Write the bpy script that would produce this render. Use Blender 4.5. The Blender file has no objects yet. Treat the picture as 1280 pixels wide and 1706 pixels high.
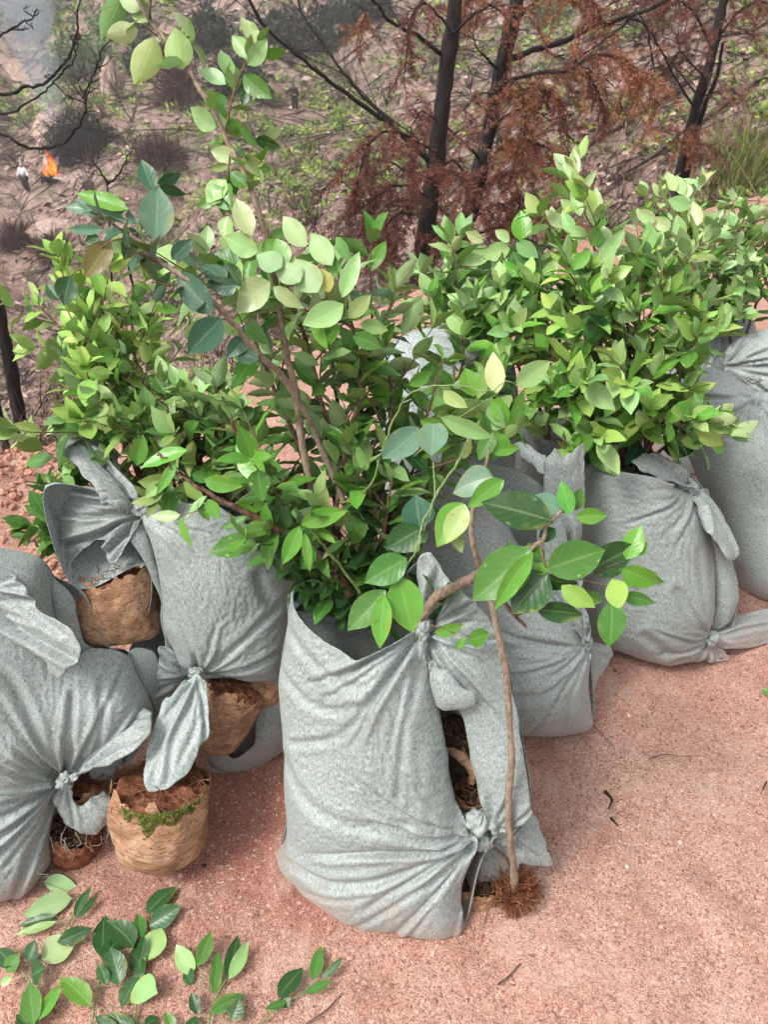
import bpy, math, random
import numpy as np
from mathutils import Vector, Matrix
C = bpy.context.scene.collection
RAD = math.radians

# ---------------------------------------------------------------- camera
F = 1284.0                                  # focal length in pixels of the 1280 x 1706 photograph
PITCH = RAD(35.0)
CAM = np.array([0.0, 0.0, 1.5])
FWD = np.array([0, math.cos(PITCH), -math.sin(PITCH)])
UPV = np.array([0, math.sin(PITCH), math.cos(PITCH)])
cd = bpy.data.cameras.new('camera'); cam = bpy.data.objects.new('camera', cd); C.objects.link(cam)
cam.location = CAM; cam.rotation_euler = (RAD(90) - PITCH, 0, 0)
cd.sensor_fit = 'VERTICAL'; cd.sensor_height = 36.0; cd.lens = F * 36.0 / 1706.0
cd.clip_start = 0.05; cd.clip_end = 3000
cd.dof.use_dof = True; cd.dof.focus_distance = 1.5; cd.dof.aperture_fstop = 9.0
bpy.context.scene.camera = cam

# ---------------------------------------------------------------- world, sun, exposure
SUN_EL, SUN_AZ = RAD(54), RAD(240)          # overcast: a broad soft sun from high up behind the camera
w = bpy.data.worlds.new('World'); bpy.context.scene.world = w; w.use_nodes = True
nt = w.node_tree; nt.nodes.clear()
sky = nt.nodes.new('ShaderNodeTexSky'); sky.sky_type = 'NISHITA'; sky.sun_disc = False
sky.sun_elevation = SUN_EL; sky.sun_rotation = SUN_AZ; sky.air_density = 1.0; sky.dust_density = 6.0; sky.ozone_density = 1.0
hs = nt.nodes.new('ShaderNodeHueSaturation'); hs.inputs['Saturation'].default_value = 0.35
bg = nt.nodes.new('ShaderNodeBackground'); bg.inputs['Strength'].default_value = 0.125
wo = nt.nodes.new('ShaderNodeOutputWorld')
nt.links.new(sky.outputs[0], hs.inputs['Color']); nt.links.new(hs.outputs[0], bg.inputs['Color']); nt.links.new(bg.outputs[0], wo.inputs['Surface'])
sl = bpy.data.lights.new('sun', 'SUN'); sl.energy = 1.7; sl.angle = RAD(14); sl.color = (1.0, 0.97, 0.92)
so = bpy.data.objects.new('sun', sl); C.objects.link(so)
sd = Vector((math.sin(SUN_AZ) * math.cos(SUN_EL), math.cos(SUN_AZ) * math.cos(SUN_EL), math.sin(SUN_EL)))
so.rotation_euler = sd.to_track_quat('Z', 'Y').to_euler(); so.location = (0, 0, 20)
sc = bpy.context.scene
sc.view_settings.view_transform = 'Standard'; sc.view_settings.look = 'None'
sc.view_settings.exposure = 0.84; sc.view_settings.gamma = 1.0
sc.cycles.max_bounces = 8; sc.cycles.transparent_max_bounces = 8; sc.cycles.volume_bounces = 2
sc.cycles.diffuse_bounces = 4
sc.cycles.use_denoising = True

# ---------------------------------------------------------------- geometry helpers
def ray(px, py):
    px = np.asarray(px, float); py = np.asarray(py, float)
    a = (px - 640) / F; b = (853 - py) / F
    return FWD + np.stack([a, np.zeros_like(a), np.zeros_like(a)], -1) + b[..., None] * UPV
def P(px, py, D):                            # world point seen at photo pixel (px,py) at depth D along the view axis
    return CAM + np.asarray(D, float)[..., None] * ray(px, py)
def G(px, py, z=0.0):                        # world point where the pixel meets the height z
    r = ray(px, py); t = (z - CAM[2]) / r[..., 2]
    return CAM + t[..., None] * r
def DG(px, py, z=0.0):
    r = ray(px, py); return float((z - CAM[2]) / r[..., 2])

def _hash(ix, iy, iz, seed):
    h = (ix.astype(np.int64) * 374761393 + iy.astype(np.int64) * 668265263 + iz.astype(np.int64) * 2147483647 + seed * 974634777) & 0xffffffff
    h = ((h ^ (h >> 13)) * 1274126177) & 0xffffffff
    h = h ^ (h >> 16)
    return (h & 0xffff) / 65535.0
def vnoise(x, y, z=0.0, seed=0):             # smooth value noise, -1..1
    x, y, z = np.broadcast_arrays(np.asarray(x, float), np.asarray(y, float), np.asarray(z, float))
    ix, iy, iz = np.floor(x), np.floor(y), np.floor(z)
    fx, fy, fz = x - ix, y - iy, z - iz
    fx = fx * fx * fx * (fx * (fx * 6 - 15) + 10); fy = fy * fy * fy * (fy * (fy * 6 - 15) + 10); fz = fz * fz * (3 - 2 * fz)
    r = 0
    for dx in (0, 1):
        for dy in (0, 1):
            for dz in (0, 1):
                wgt = (fx if dx else 1 - fx) * (fy if dy else 1 - fy) * (fz if dz else 1 - fz)
                r = r + wgt * _hash(ix + dx, iy + dy, iz + dz, seed)
    return r * 2 - 1
def fbm(x, y, z=0.0, oct=4, seed=0, gain=0.5):
    a, s, r = 1.0, 1.0, 0
    for o in range(oct):
        r = r + a * vnoise(np.asarray(x) * s + 17.3 * o, np.asarray(y) * s - 9.1 * o, np.asarray(z) * s, seed + o)
        a *= gain; s *= 2.03
    return r
def catmull(pts, n=8, closed=False):
    p = np.asarray(pts, float)
    if closed: q = np.vstack([p[-1], p, p[0], p[1]])
    else: q = np.vstack([2 * p[0] - p[1], p, 2 * p[-1] - p[-2]])
    out = []
    t = np.linspace(0, 1, n, endpoint=False)[:, None]
    for i in range(1, len(q) - 2):
        a, b, c, d = q[i-1], q[i], q[i+1], q[i+2]
        out.append(0.5 * ((2*b) + (-a + c) * t + (2*a - 5*b + 4*c - d) * t**2 + (-a + 3*b - 3*c + d) * t**3))
    out = np.vstack(out)
    if not closed: out = np.vstack([out, p[-1]])
    return out

def mesh_obj(name, verts, faces, mat, parent=None, uvs=None, cols=None, smooth=True, mats=None, matidx=None):
    """faces: int array (n,3) or (n,4), or a list of such arrays."""
    me = bpy.data.meshes.new(name)
    fl = [np.asarray(f, np.int32) for f in (faces if isinstance(faces, list) else [faces]) if len(f)]
    verts = np.asarray(verts, np.float32)
    nl = sum(f.size for f in fl); nf = sum(len(f) for f in fl)
    me.vertices.add(len(verts)); me.vertices.foreach_set('co', verts.ravel())
    li = np.concatenate([f.ravel() for f in fl]) if fl else np.zeros(0, np.int32)
    me.loops.add(nl); me.loops.foreach_set('vertex_index', li)
    tot = np.concatenate([np.full(len(f), f.shape[1], np.int32) for f in fl])
    st = np.concatenate([[0], np.cumsum(tot)[:-1]]).astype(np.int32)
    me.polygons.add(nf); me.polygons.foreach_set('loop_start', st); me.polygons.foreach_set('loop_total', tot)
    me.polygons.foreach_set('use_smooth', np.full(nf, smooth))
    if uvs is not None:
        ul = me.uv_layers.new(name='UVMap'); ul.data.foreach_set('uv', np.asarray(uvs, np.float32)[li].ravel())
    if cols is not None:
        ca = me.color_attributes.new('col', 'FLOAT_COLOR', 'POINT'); ca.data.foreach_set('color', np.asarray(cols, np.float32).ravel())
    for m in (mats or [mat]): me.materials.append(m)
    if matidx is not None: me.polygons.foreach_set('material_index', np.asarray(matidx, np.int32))
    me.update(); me.validate()
    o = bpy.data.objects.new(name, me); C.objects.link(o)
    if parent is not None: o.parent = parent
    return o
def tag(o, label=None, cat=None, group=None, kind=None):
    if label: o['label'] = label
    if cat: o['category'] = cat
    if group: o['group'] = group
    if kind: o['kind'] = kind
    return o
def thing(name, loc, label, cat, group=None):
    """Empty at the thing's base; children are built in world space and get the inverse so they stay put."""
    o = bpy.data.objects.new(name, None); C.objects.link(o); o.location = loc; o.empty_display_size = 0.1
    tag(o, label, cat, group); return o
def adopt(parent, o):
    o.parent = parent; o.matrix_parent_inverse = Matrix.Translation(-Vector(parent.location)); return o

class Buf:                                   # collects pieces of one mesh
    def __init__(s): s.v = []; s.q = []; s.t = []; s.c = []; s.uv = []; s.n = 0
    def add(s, v, q=None, t=None, c=None, uv=None):
        v = np.asarray(v, float).reshape(-1, 3)
        if q is not None and len(q): s.q.append(np.asarray(q) + s.n)
        if t is not None and len(t): s.t.append(np.asarray(t) + s.n)
        s.v.append(v); s.n += len(v)
        if c is None: c = (1, 1, 1, 1)
        s.c.append(np.broadcast_to(np.asarray(c, float), (len(v), 4)))
        s.uv.append(np.zeros((len(v), 2)) if uv is None else uv)
    def build(s, name, mat, parent=None, smooth=True):
        fl = []
        if s.q: fl.append(np.vstack(s.q))
        if s.t: fl.append(np.vstack(s.t))
        o = mesh_obj(name, np.vstack(s.v), fl, mat, None, np.vstack(s.uv), np.vstack(s.c), smooth)
        if parent is not None: adopt(parent, o)
        return o
def frames(pts):
    """tangent, side, up along an (n,3) polyline"""
    t = np.gradient(pts, axis=0); t /= np.linalg.norm(t, axis=1)[:, None] + 1e-12
    ref = np.array([0.31, 0.22, 0.93]) if abs(t[0, 2]) < 0.9 else np.array([1.0, 0.1, 0])
    a = np.cross(t, ref); a /= np.linalg.norm(a, axis=1)[:, None] + 1e-12
    return t, a, np.cross(t, a)
def tube(buf, pts, r, sides=7, c=None, cap=True, rough=0.0, seed=0):
    pts = np.asarray(pts, float); n = len(pts)
    r = np.broadcast_to(np.asarray(r, float), (n,)) if np.ndim(r) == 0 or len(np.atleast_1d(r)) == n else np.interp(np.linspace(0, 1, n), np.linspace(0, 1, len(r)), r)
    t, a, b = frames(pts)
    ph = np.linspace(0, 2 * math.pi, sides, endpoint=False)
    rr = r[:, None] * np.ones(sides)
    if rough: rr = rr * (1 + rough * vnoise(np.arange(n)[:, None] * 0.7, np.cos(ph) * 2 + 5, np.sin(ph) * 2, seed))
    v = pts[:, None] + rr[..., None] * (np.cos(ph)[None, :, None] * a[:, None] + np.sin(ph)[None, :, None] * b[:, None])
    v = v.reshape(-1, 3)
    i = np.arange(n - 1)[:, None] * sides; j = np.arange(sides)[None]; k = (j + 1) % sides
    q = np.stack([i + j, i + k, i + sides + k, i + sides + j], -1).reshape(-1, 4)
    L = np.concatenate([[0], np.cumsum(np.linalg.norm(np.diff(pts, axis=0), axis=1))])
    uv = np.stack(np.broadcast_arrays(ph[None] / 6.2832, L[:, None]), -1).reshape(-1, 2)
    if cap:
        v = np.vstack([v, pts[0], pts[-1]]); uv = np.vstack([uv, [0, 0], [0, L[-1]]]); m = n * sides
        jj = np.arange(sides); kk = (jj + 1) % sides
        tt = np.vstack([np.stack([np.full(sides, m), kk, jj], -1), np.stack([np.full(sides, m + 1), (n-1)*sides + jj, (n-1)*sides + kk], -1)])
        buf.add(v, q, tt, c, uv)
    else: buf.add(v, q, None, c, uv)

# ---------------------------------------------------------------- materials
def newmat(name):
    m = bpy.data.materials.new(name); m.use_nodes = True; t = m.node_tree
    b = t.nodes['Principled BSDF']; return m, t, b
def N(t, typ, **kw):
    n = t.nodes.new(typ)
    for k, v in kw.items():
        if k in n.inputs.keys(): n.inputs[k].default_value = v
        else: setattr(n, k, v)
    return n
def ramp(t, fac, stops):
    n = t.nodes.new('ShaderNodeValToRGB'); e = n.color_ramp.elements
    while len(e) < len(stops): e.new(0.5)
    for el, (p, c) in zip(e, stops): el.position = p; el.color = (*c, 1) if len(c) == 3 else c
    t.links.new(fac, n.inputs[0]); return n.outputs[0]
def noise(t, vec, scale, detail=4, rough=0.55, dist=0.0):
    n = N(t, 'ShaderNodeTexNoise'); n.inputs['Scale'].default_value = scale; n.inputs['Detail'].default_value = detail
    n.inputs['Roughness'].default_value = rough; n.inputs['Distortion'].default_value = dist
    if vec is not None: t.links.new(vec, n.inputs['Vector'])
    return n.outputs[0]
def mapping(t, vec, scale=(1, 1, 1), rot=(0, 0, 0)):
    n = N(t, 'ShaderNodeMapping'); n.inputs['Scale'].default_value = scale; n.inputs['Rotation'].default_value = rot
    t.links.new(vec, n.inputs['Vector']); return n.outputs[0]
def mix(t, fac, a, b, mode='MIX'):
    n = N(t, 'ShaderNodeMix', data_type='RGBA', blend_type=mode)
    for s, v in ((0, fac), (6, a), (7, b)):
        if hasattr(v, 'links') or hasattr(v, 'is_linked'): t.links.new(v, n.inputs[s])
        else: n.inputs[s].default_value = v if s == 0 else (*v, 1) if len(v) == 3 else v
    return n.outputs[2]
def math_(t, op, a, b=None):
    n = N(t, 'ShaderNodeMath', operation=op)
    for s, v in ((0, a), (1, b)):
        if v is None: continue
        if hasattr(v, 'is_linked'): t.links.new(v, n.inputs[s])
        else: n.inputs[s].default_value = v
    return n.outputs[0]
def bump(t, b, h, strength=0.5, dist=0.002, prev=None):
    n = N(t, 'ShaderNodeBump'); n.inputs['Strength'].default_value = strength; n.inputs['Distance'].default_value = dist
    t.links.new(h, n.inputs['Height'])
    if prev is not None: t.links.new(prev, n.inputs['Normal'])
    if b is not None: t.links.new(n.outputs[0], b.inputs['Normal'])
    return n.outputs[0]
M = {}

def mat_fabric(name, tint=1.0, dirt=0.35, warm=0.0):
    m, t, b = newmat(name); uv = N(t, 'ShaderNodeTexCoord').outputs['UV']
    wn = N(t, 'ShaderNodeTexNoise'); wn.inputs['Scale'].default_value = 7; t.links.new(uv, wn.inputs['Vector'])
    wm = N(t, 'ShaderNodeMix', data_type='RGBA', blend_type='LINEAR_LIGHT'); wm.inputs[0].default_value = 0.03; t.links.new(uv, wm.inputs[6]); t.links.new(wn.outputs[1], wm.inputs[7]); nwarp = wm.outputs[2]
    thr = noise(t, mapping(t, nwarp, (760, 115, 1)), 1.0, 2, 0.6)          # the woven dashes
    thr_h = noise(t, mapping(t, nwarp, (130, 700, 1)), 1.0, 2, 0.6)
    thr = math_(t, 'ADD', math_(t, 'MULTIPLY', thr, 0.62), math_(t, 'MULTIPLY', thr_h, 0.38))
    thr2 = noise(t, mapping(t, nwarp, (380, 1100, 1)), 1.0, 2, 0.5)
    big = noise(t, uv, 6.0, 5, 0.6)
    med = noise(t, uv, 22.0, 4, 0.6, 0.6)
    base = ramp(t, thr, [(0.38, (0.075*tint, 0.102*tint, 0.095*tint)), (0.47, (0.24*tint, 0.287*tint, 0.272*tint)), (0.60, (0.41*tint, 0.468*tint, 0.452*tint))])
    base = mix(t, math_(t, 'MULTIPLY', thr2, 0.35), base, (0.36*tint, 0.40*tint, 0.40*tint))
    dm = ramp(t, big, [(0.50, (0, 0, 0)), (0.66, (1, 1, 1))])
    base = mix(t, math_(t, 'MULTIPLY', dm, dirt), base, (0.17, 0.175, 0.135))
    d2 = ramp(t, med, [(0.60, (0, 0, 0)), (0.80, (1, 1, 1))])
    base = mix(t, math_(t, 'MULTIPLY', d2, 0.25 + warm), base, (0.30, 0.20, 0.15))
    oc = N(t, 'ShaderNodeTexCoord').outputs['Object']; sz_ = N(t, 'ShaderNodeSeparateXYZ'); t.links.new(oc, sz_.inputs[0])
    dz = math_(t, 'ADD', sz_.outputs[2], math_(t, 'MULTIPLY', math_(t, 'SUBTRACT', noise(t, oc, 14, 4, 0.6), 0.5), 0.30))
    base = mix(t, ramp(t, dz, [(0.0, (0.42, 0.42, 0.42)), (0.11, (0, 0, 0))]), base, (0.40, 0.25, 0.20))          # pink dust on the foot
    sm = noise(t, mapping(t, uv, (9, 3, 1), (0, 0, 0.6)), 1.0, 6, 0.75, 1.5)
    base = mix(t, ramp(t, sm, [(0.60, (0, 0, 0)), (0.72, (0.5, 0.5, 0.5))]), base, (0.12, 0.125, 0.10))          # scuffs and grime
    t.links.new(base, b.inputs['Base Color'])
    b.inputs['Roughness'].default_value = 0.5; b.inputs['Specular IOR Level'].default_value = 0.5
    b.inputs['Sheen Weight'].default_value = 0.15
    wv = N(t, 'ShaderNodeTexWave', wave_type='BANDS', bands_direction='Y'); wv.inputs['Scale'].default_value = 60; wv.inputs['Distortion'].default_value = 3.0; wv.inputs['Detail Scale'].default_value = 3
    t.links.new(uv, wv.inputs['Vector'])
    cr = noise(t, mapping(t, uv, (55, 30, 1)), 1.0, 4, 0.6, 0.8)
    n1 = bump(t, None, cr, 0.14, 0.004)
    n2 = bump(t, None, wv.outputs[1], 0.12, 0.001, n1)
    bump(t, b, thr, 0.28, 0.0008, n2)
    return m
M['fabric'] = mat_fabric('woven_fabric')
M['fabric_dirty'] = mat_fabric('woven_fabric_dirty', 0.85, 0.5, 0.25)
M['fabric_grey'] = mat_fabric('woven_fabric_grey', 0.92, 0.45)
M['fabric_pale'] = mat_fabric('woven_fabric_pale', 1.15, 0.1)

def mat_leaf():
    m, t, b = newmat('leaf')
    at = N(t, 'ShaderNodeAttribute', attribute_name='col'); uv = N(t, 'ShaderNodeTexCoord').outputs['UV']
    sep = N(t, 'ShaderNodeSeparateXYZ'); t.links.new(uv, sep.inputs[0])
    s = math_(t, 'ABSOLUTE', sep.outputs[0])
    vein = ramp(t, s, [(0.0, (1, 1, 1)), (0.05, (0.7, 0.7, 0.7)), (0.10, (0, 0, 0))])
    sv = math_(t, 'SINE', math_(t, 'MULTIPLY', math_(t, 'SUBTRACT', sep.outputs[1], math_(t, 'MULTIPLY', s, 0.28)), 44.0))
    svr = ramp(t, sv, [(0.72, (0, 0, 0)), (1.0, (1, 1, 1))])
    geo = N(t, 'ShaderNodeNewGeometry')
    bl = noise(t, N(t, 'ShaderNodeTexCoord').outputs['Object'], 60.0, 3, 0.6)
    col = mix(t, math_(t, 'MULTIPLY', bl, 0.5), at.outputs['Color'], mix(t, 1.0, at.outputs['Color'], (0.62, 0.72, 0.6), 'MULTIPLY'))
    col = mix(t, math_(t, 'MULTIPLY', svr, 0.10), col, mix(t, 0.5, col, (0.5, 0.62, 0.3)))
    col = mix(t, math_(t, 'MULTIPLY', vein, 0.30), col, mix(t, 0.6, col, (0.55, 0.66, 0.30)))
    oc = N(t, 'ShaderNodeTexCoord').outputs['Object']
    sp_ = noise(t, oc, 210, 2, 0.5); pt_ = noise(t, oc, 9, 2, 0.5)
    spm = math_(t, 'MULTIPLY', ramp(t, sp_, [(0.70, (0, 0, 0)), (0.74, (1, 1, 1))]), ramp(t, pt_, [(0.50, (0, 0, 0)), (0.60, (0.8, 0.8, 0.8))]))
    col = mix(t, spm, col, (0.13, 0.075, 0.02))                                  # brown specks on some leaves
    eg = math_(t, 'MULTIPLY', ramp(t, noise(t, oc, 22, 3, 0.6), [(0.56, (0, 0, 0)), (0.68, (0.55, 0.55, 0.55))]), ramp(t, s, [(0.35, (0, 0, 0)), (0.95, (1, 1, 1))]))
    col = mix(t, eg, col, (0.38, 0.36, 0.08))                                    # yellowing margins here and there
    t.links.new(col, b.inputs['Base Color'])
    al = at.outputs['Alpha']                         # 0 = glossy upper side, 1 = matt underside
    t.links.new(math_(t, 'ADD', math_(t, 'MULTIPLY', al, 0.22), 0.30), b.inputs['Roughness'])
    b.inputs['Specular IOR Level'].default_value = 0.42
    bump(t, b, math_(t, 'ADD', math_(t, 'MULTIPLY', sv, -0.25), math_(t, 'MULTIPLY', vein, -0.8)), 0.35, 0.0006)
    tr = N(t, 'ShaderNodeBsdfTranslucent'); t.links.new(mix(t, 0.5, col, (0.55, 0.75, 0.12), 'MIX'), tr.inputs[0])
    mx = N(t, 'ShaderNodeMixShader'); mx.inputs[0].default_value = 0.22
    out = t.nodes['Material Output']
    t.links.new(b.outputs[0], mx.inputs[1]); t.links.new(tr.outputs[0], mx.inputs[2]); t.links.new(mx.outputs[0], out.inputs[0])
    return m
M['leaf'] = mat_leaf()

def mat_bark(name, stops, scale=(60, 14), rough=0.85, strength=0.6, dist=0.002):
    m, t, b = newmat(name); co = N(t, 'ShaderNodeTexCoord').outputs['Object']
    n = noise(t, mapping(t, co, (scale[0], scale[0], scale[1])), 1.0, 5, 0.65, 0.5)
    t.links.new(ramp(t, n, stops), b.inputs['Base Color']); b.inputs['Roughness'].default_value = rough
    bump(t, b, n, strength, dist); return m
M['stem'] = mat_bark('sapling_bark', [(0.3, (0.05, 0.025, 0.018)), (0.5, (0.16, 0.085, 0.055)), (0.7, (0.30, 0.21, 0.15))], (160, 60))
M['stem_pale'] = mat_bark('pale_bark', [(0.3, (0.12, 0.085, 0.060)), (0.5, (0.27, 0.20, 0.145)), (0.72, (0.42, 0.34, 0.26))], (160, 60))
M['stem_green'] = mat_bark('green_shoot', [(0.3, (0.10, 0.17, 0.05)), (0.7, (0.27, 0.36, 0.12))], (120, 50), 0.5, 0.2)
M['char'] = mat_bark('charred_bark', [(0.35, (0.008, 0.006, 0.006)), (0.60, (0.018, 0.013, 0.013)), (0.80, (0.055, 0.038, 0.036))], (40, 14), 0.9, 1.0, 0.01)
M['twig'] = mat_bark('dry_twig', [(0.3, (0.05, 0.03, 0.028)), (0.6, (0.14, 0.09, 0.08)), (0.8, (0.26, 0.19, 0.17))], (30, 30))

def mat_attr(name, rough=0.7, transl=0.0, spec=0.3):
    m, t, b = newmat(name); at = N(t, 'ShaderNodeAttribute', attribute_name='col')
    t.links.new(at.outputs['Color'], b.inputs['Base Color']); b.inputs['Roughness'].default_value = rough; b.inputs['Specular IOR Level'].default_value = spec
    if transl:
        tr = N(t, 'ShaderNodeBsdfTranslucent'); t.links.new(at.outputs['Color'], tr.inputs[0])
        mx = N(t, 'ShaderNodeMixShader'); mx.inputs[0].default_value = transl
        t.links.new(b.outputs[0], mx.inputs[1]); t.links.new(tr.outputs[0], mx.inputs[2]); t.links.new(mx.outputs[0], t.nodes['Material Output'].inputs[0])
    return m
M['scatter'] = mat_attr('dry_and_green_litter', 0.85, 0.15)
M['needle'] = mat_attr('dead_needles', 0.75, 0.25)
M['stone'] = mat_attr('grit', 0.9)

def mat_wrap():
    m, t, b = newmat('root_ball_wrap'); co = N(t, 'ShaderNodeTexCoord').outputs['Object']
    n1 = noise(t, co, 14, 5, 0.6, 0.4); n2 = noise(t, mapping(t, co, (60, 60, 140)), 1.0, 5, 0.65, 1.2); n3 = noise(t, co, 160, 3, 0.6)
    c = ramp(t, n1, [(0.3, (0.27, 0.135, 0.07)), (0.5, (0.46, 0.27, 0.155)), (0.7, (0.60, 0.40, 0.26))])
    c = mix(t, ramp(t, n2, [(0.47, (0, 0, 0)), (0.62, (0.8, 0.8, 0.8))]), c, (0.20, 0.09, 0.05))
    n4 = noise(t, mapping(t, co, (25, 25, 90)), 1.0, 4, 0.7, 2.0); c = mix(t, ramp(t, n4, [(0.55, (0, 0, 0)), (0.66, (0.6, 0.6, 0.6))]), c, (0.62, 0.46, 0.33))
    t.links.new(c, b.inputs['Base Color']); b.inputs['Roughness'].default_value = 0.7; b.inputs['Specular IOR Level'].default_value = 0.3
    bump(t, b, n3, 0.3, 0.001, bump(t, None, n2, 0.7, 0.006)); return m
M['wrap'] = mat_wrap()
def mat_soil(name, cols, scale=60):
    m, t, b = newmat(name); co = N(t, 'ShaderNodeTexCoord').outputs['Object']
    n = noise(t, co, scale, 6, 0.7, 0.3); t.links.new(ramp(t, n, [(0.3, cols[0]), (0.5, cols[1]), (0.7, cols[2])]), b.inputs['Base Color'])
    b.inputs['Roughness'].default_value = 0.95; b.inputs['Specular IOR Level'].default_value = 0.15
    bump(t, b, n, 1.0, 0.006); return m
M['soil'] = mat_soil('root_soil', ((0.09, 0.035, 0.02), (0.22, 0.085, 0.045), (0.42, 0.19, 0.11)))
M['bare_soil'] = mat_soil('bare_soil', ((0.22, 0.15, 0.12), (0.40, 0.29, 0.24), (0.56, 0.43, 0.37)), 2.5)
M['clod'] = mat_soil('pink_clod', ((0.28, 0.13, 0.09), (0.50, 0.26, 0.185), (0.68, 0.42, 0.32)), 90)
M['dark_soil_shade'] = mat_soil('dark_soil_and_shade', ((0.01, 0.006, 0.005), (0.05, 0.03, 0.02), (0.11, 0.07, 0.04)), 70)
# ================================================================ terrain
EDGE = np.array([(-9, -1.5), (-4.5, 1.2), (-1.75, 2.35), (-0.9, 2.9), (-0.2, 3.9), (0.55, 4.75), (1.7, 5.7), (3.1, 6.7), (6.5, 8.6), (14, 11.0), (40, 17.0)], float)
EDGE = catmull(EDGE, 6)
def edge_s(x, y):
    """signed distance to the far edge of the path; > 0 beyond it"""
    x = np.asarray(x, float); y = np.asarray(y, float); best = np.full(x.shape, 1e9); sg = np.ones(x.shape)
    for (ax, ay), (bx, by) in zip(EDGE[:-1], EDGE[1:]):
        dx, dy = bx - ax, by - ay; L = dx*dx + dy*dy
        t = np.clip(((x - ax) * dx + (y - ay) * dy) / L, 0, 1)
        ex, ey = x - ax - t*dx, y - ay - t*dy; d = np.hypot(ex, ey)
        c = dx * ey - dy * ex; u = d < best
        best = np.where(u, d, best); sg = np.where(u, np.sign(c), sg)
    return best * np.where(sg == 0, 1, sg)
def smax(a, b, k):
    h = np.clip(0.5 + 0.5 * (a - b) / k, 0, 1); return b + (a - b) * h + k * h * (1 - h)
def terrain(x, y):
    s = edge_s(x, y); r = np.hypot(x, y)
    sp = np.maximum(s, 0)
    near = -0.62 * sp - 0.10 * np.minimum(sp, 1.0) + 0.25 * fbm(x * .5, y * .5, oct=3, seed=3) * np.clip(sp, 0, 2) / 2
    far = -12.5 + 0.235 * (y - 35) + 0.11 * (x + 7) + 2.2 * vnoise(x / 17, y / 21, 0, 5) + 1.3 * vnoise(x / 6, y / 8, 0, 6)
    far = far - 2.6 * (1 - np.abs(vnoise((x + .5 * y) / 7.5, y / 34, 0, 15))) ** 5 * np.clip((y - 25) / 15, 0, 1) * (1 - np.exp(-((x + 22) / 9) ** 2 - ((y - 52) / 10) ** 2)) * (1 - np.exp(-((x + 6.4) / 6) ** 2 - ((y - 61) / 7) ** 2))
    far = far - 2.0 * np.exp(-((x + 29 + (y - 66) * 0.35) / 5) ** 2)
    spur = -0.35 + 0.50 * (x - 6.6) + 0.34 * np.minimum(y - 15, 4) - 0.5 * np.maximum(y - 19, 0) + 0.35 * vnoise(x / 2.2, y / 3.5, 0, 8) - 0.5 * (1 - np.abs(vnoise((x + .8 * y) / 2.4, (y - .8 * x) / 9, 0, 16))) ** 5
    spur = np.minimum(spur, 2.0 + 0.25 * (x - 10))
    spur = np.where(x < -8, spur - (x + 8) ** 2 * .05, spur)
    h = smax(smax(far, spur, 1.0), near, 0.25)
    h = h + 0.10 * fbm(x * 1.3, y * 1.3, oct=3, seed=9) * np.clip(sp, 0, 1)
    return np.where(s <= 0, -0.05, np.where(s < 0.35, h * s / 0.35 - 0.05 * (1 - s / 0.35), h))
def polar(name, r0, r1, nr, nphi, hfun, mat, keep=None, a0=-math.pi, a1=math.pi):
    rr = np.exp(np.linspace(math.log(r0), math.log(r1), nr)); full = a1 - a0 > 6.28
    ph = np.linspace(a0, a1, nphi, endpoint=not full)
    X = rr[:, None] * np.sin(ph); Y = rr[:, None] * np.cos(ph)
    Z = hfun(X, Y)
    v = np.stack([X, Y, Z], -1).reshape(-1, 3)
    i = np.arange(nr - 1)[:, None] * nphi; m = nphi if full else nphi - 1
    j = np.arange(m)[None]; k = (j + 1) % nphi
    q = np.stack([i + j, i + nphi + j, i + nphi + k, i + k], -1).reshape(-1, 4)
    if keep is not None:
        kv = keep(X, Y).ravel(); q = q[kv[q].all(1)]
        used = np.zeros(len(v), bool); used[q.ravel()] = True; idx = np.cumsum(used) - 1
        v = v[used]; q = idx[q]
    return mesh_obj(name, v, q, mat)

def mat_hill():
    m, t, b = newmat('burnt_hillside'); co = N(t, 'ShaderNodeTexCoord').outputs['Object']
    c2 = mapping(t, co, (1, 0.8, 1), (0, 0, 0.5))
    n1 = noise(t, c2, 0.16, 6, 0.62, 0.3); n2 = noise(t, co, 0.9, 8, 0.66, 0.4); n3 = noise(t, co, 7.0, 6, 0.7, 0.3); n4 = noise(t, co, 0.35, 5, 0.6, 0.5)
    c = ramp(t, n2, [(0.32, (0.08, 0.056, 0.050)), (0.40, (0.27, 0.190, 0.160)), (0.51, (0.52, 0.38, 0.325)), (0.66, (0.70, 0.54, 0.47))])
    c = mix(t, ramp(t, n1, [(0.46, (0, 0, 0)), (0.60, (0.85, 0.85, 0.85))]), c, mix(t, n3, (0.30, 0.19, 0.15), (0.55, 0.37, 0.30)))
    c = mix(t, ramp(t, n4, [(0.52, (0, 0, 0)), (0.62, (0.6, 0.6, 0.6))]), c, mix(t, n3, (0.07, 0.10, 0.035), (0.22, 0.27, 0.10)))
    c = mix(t, ramp(t, n3, [(0.40, (0.75, 0.75, 0.75)), (0.55, (0, 0, 0))]), c, mix(t, 1.0, c, (0.42, 0.38, 0.38), 'MULTIPLY'))
    t.links.new(c, b.inputs['Base Color']); b.inputs['Roughness'].default_value = 0.95; b.inputs['Specular IOR Level'].default_value = 0.1
    bump(t, b, n3, 1.0, 0.12, bump(t, None, n2, 1.0, 0.6)); return m
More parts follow.
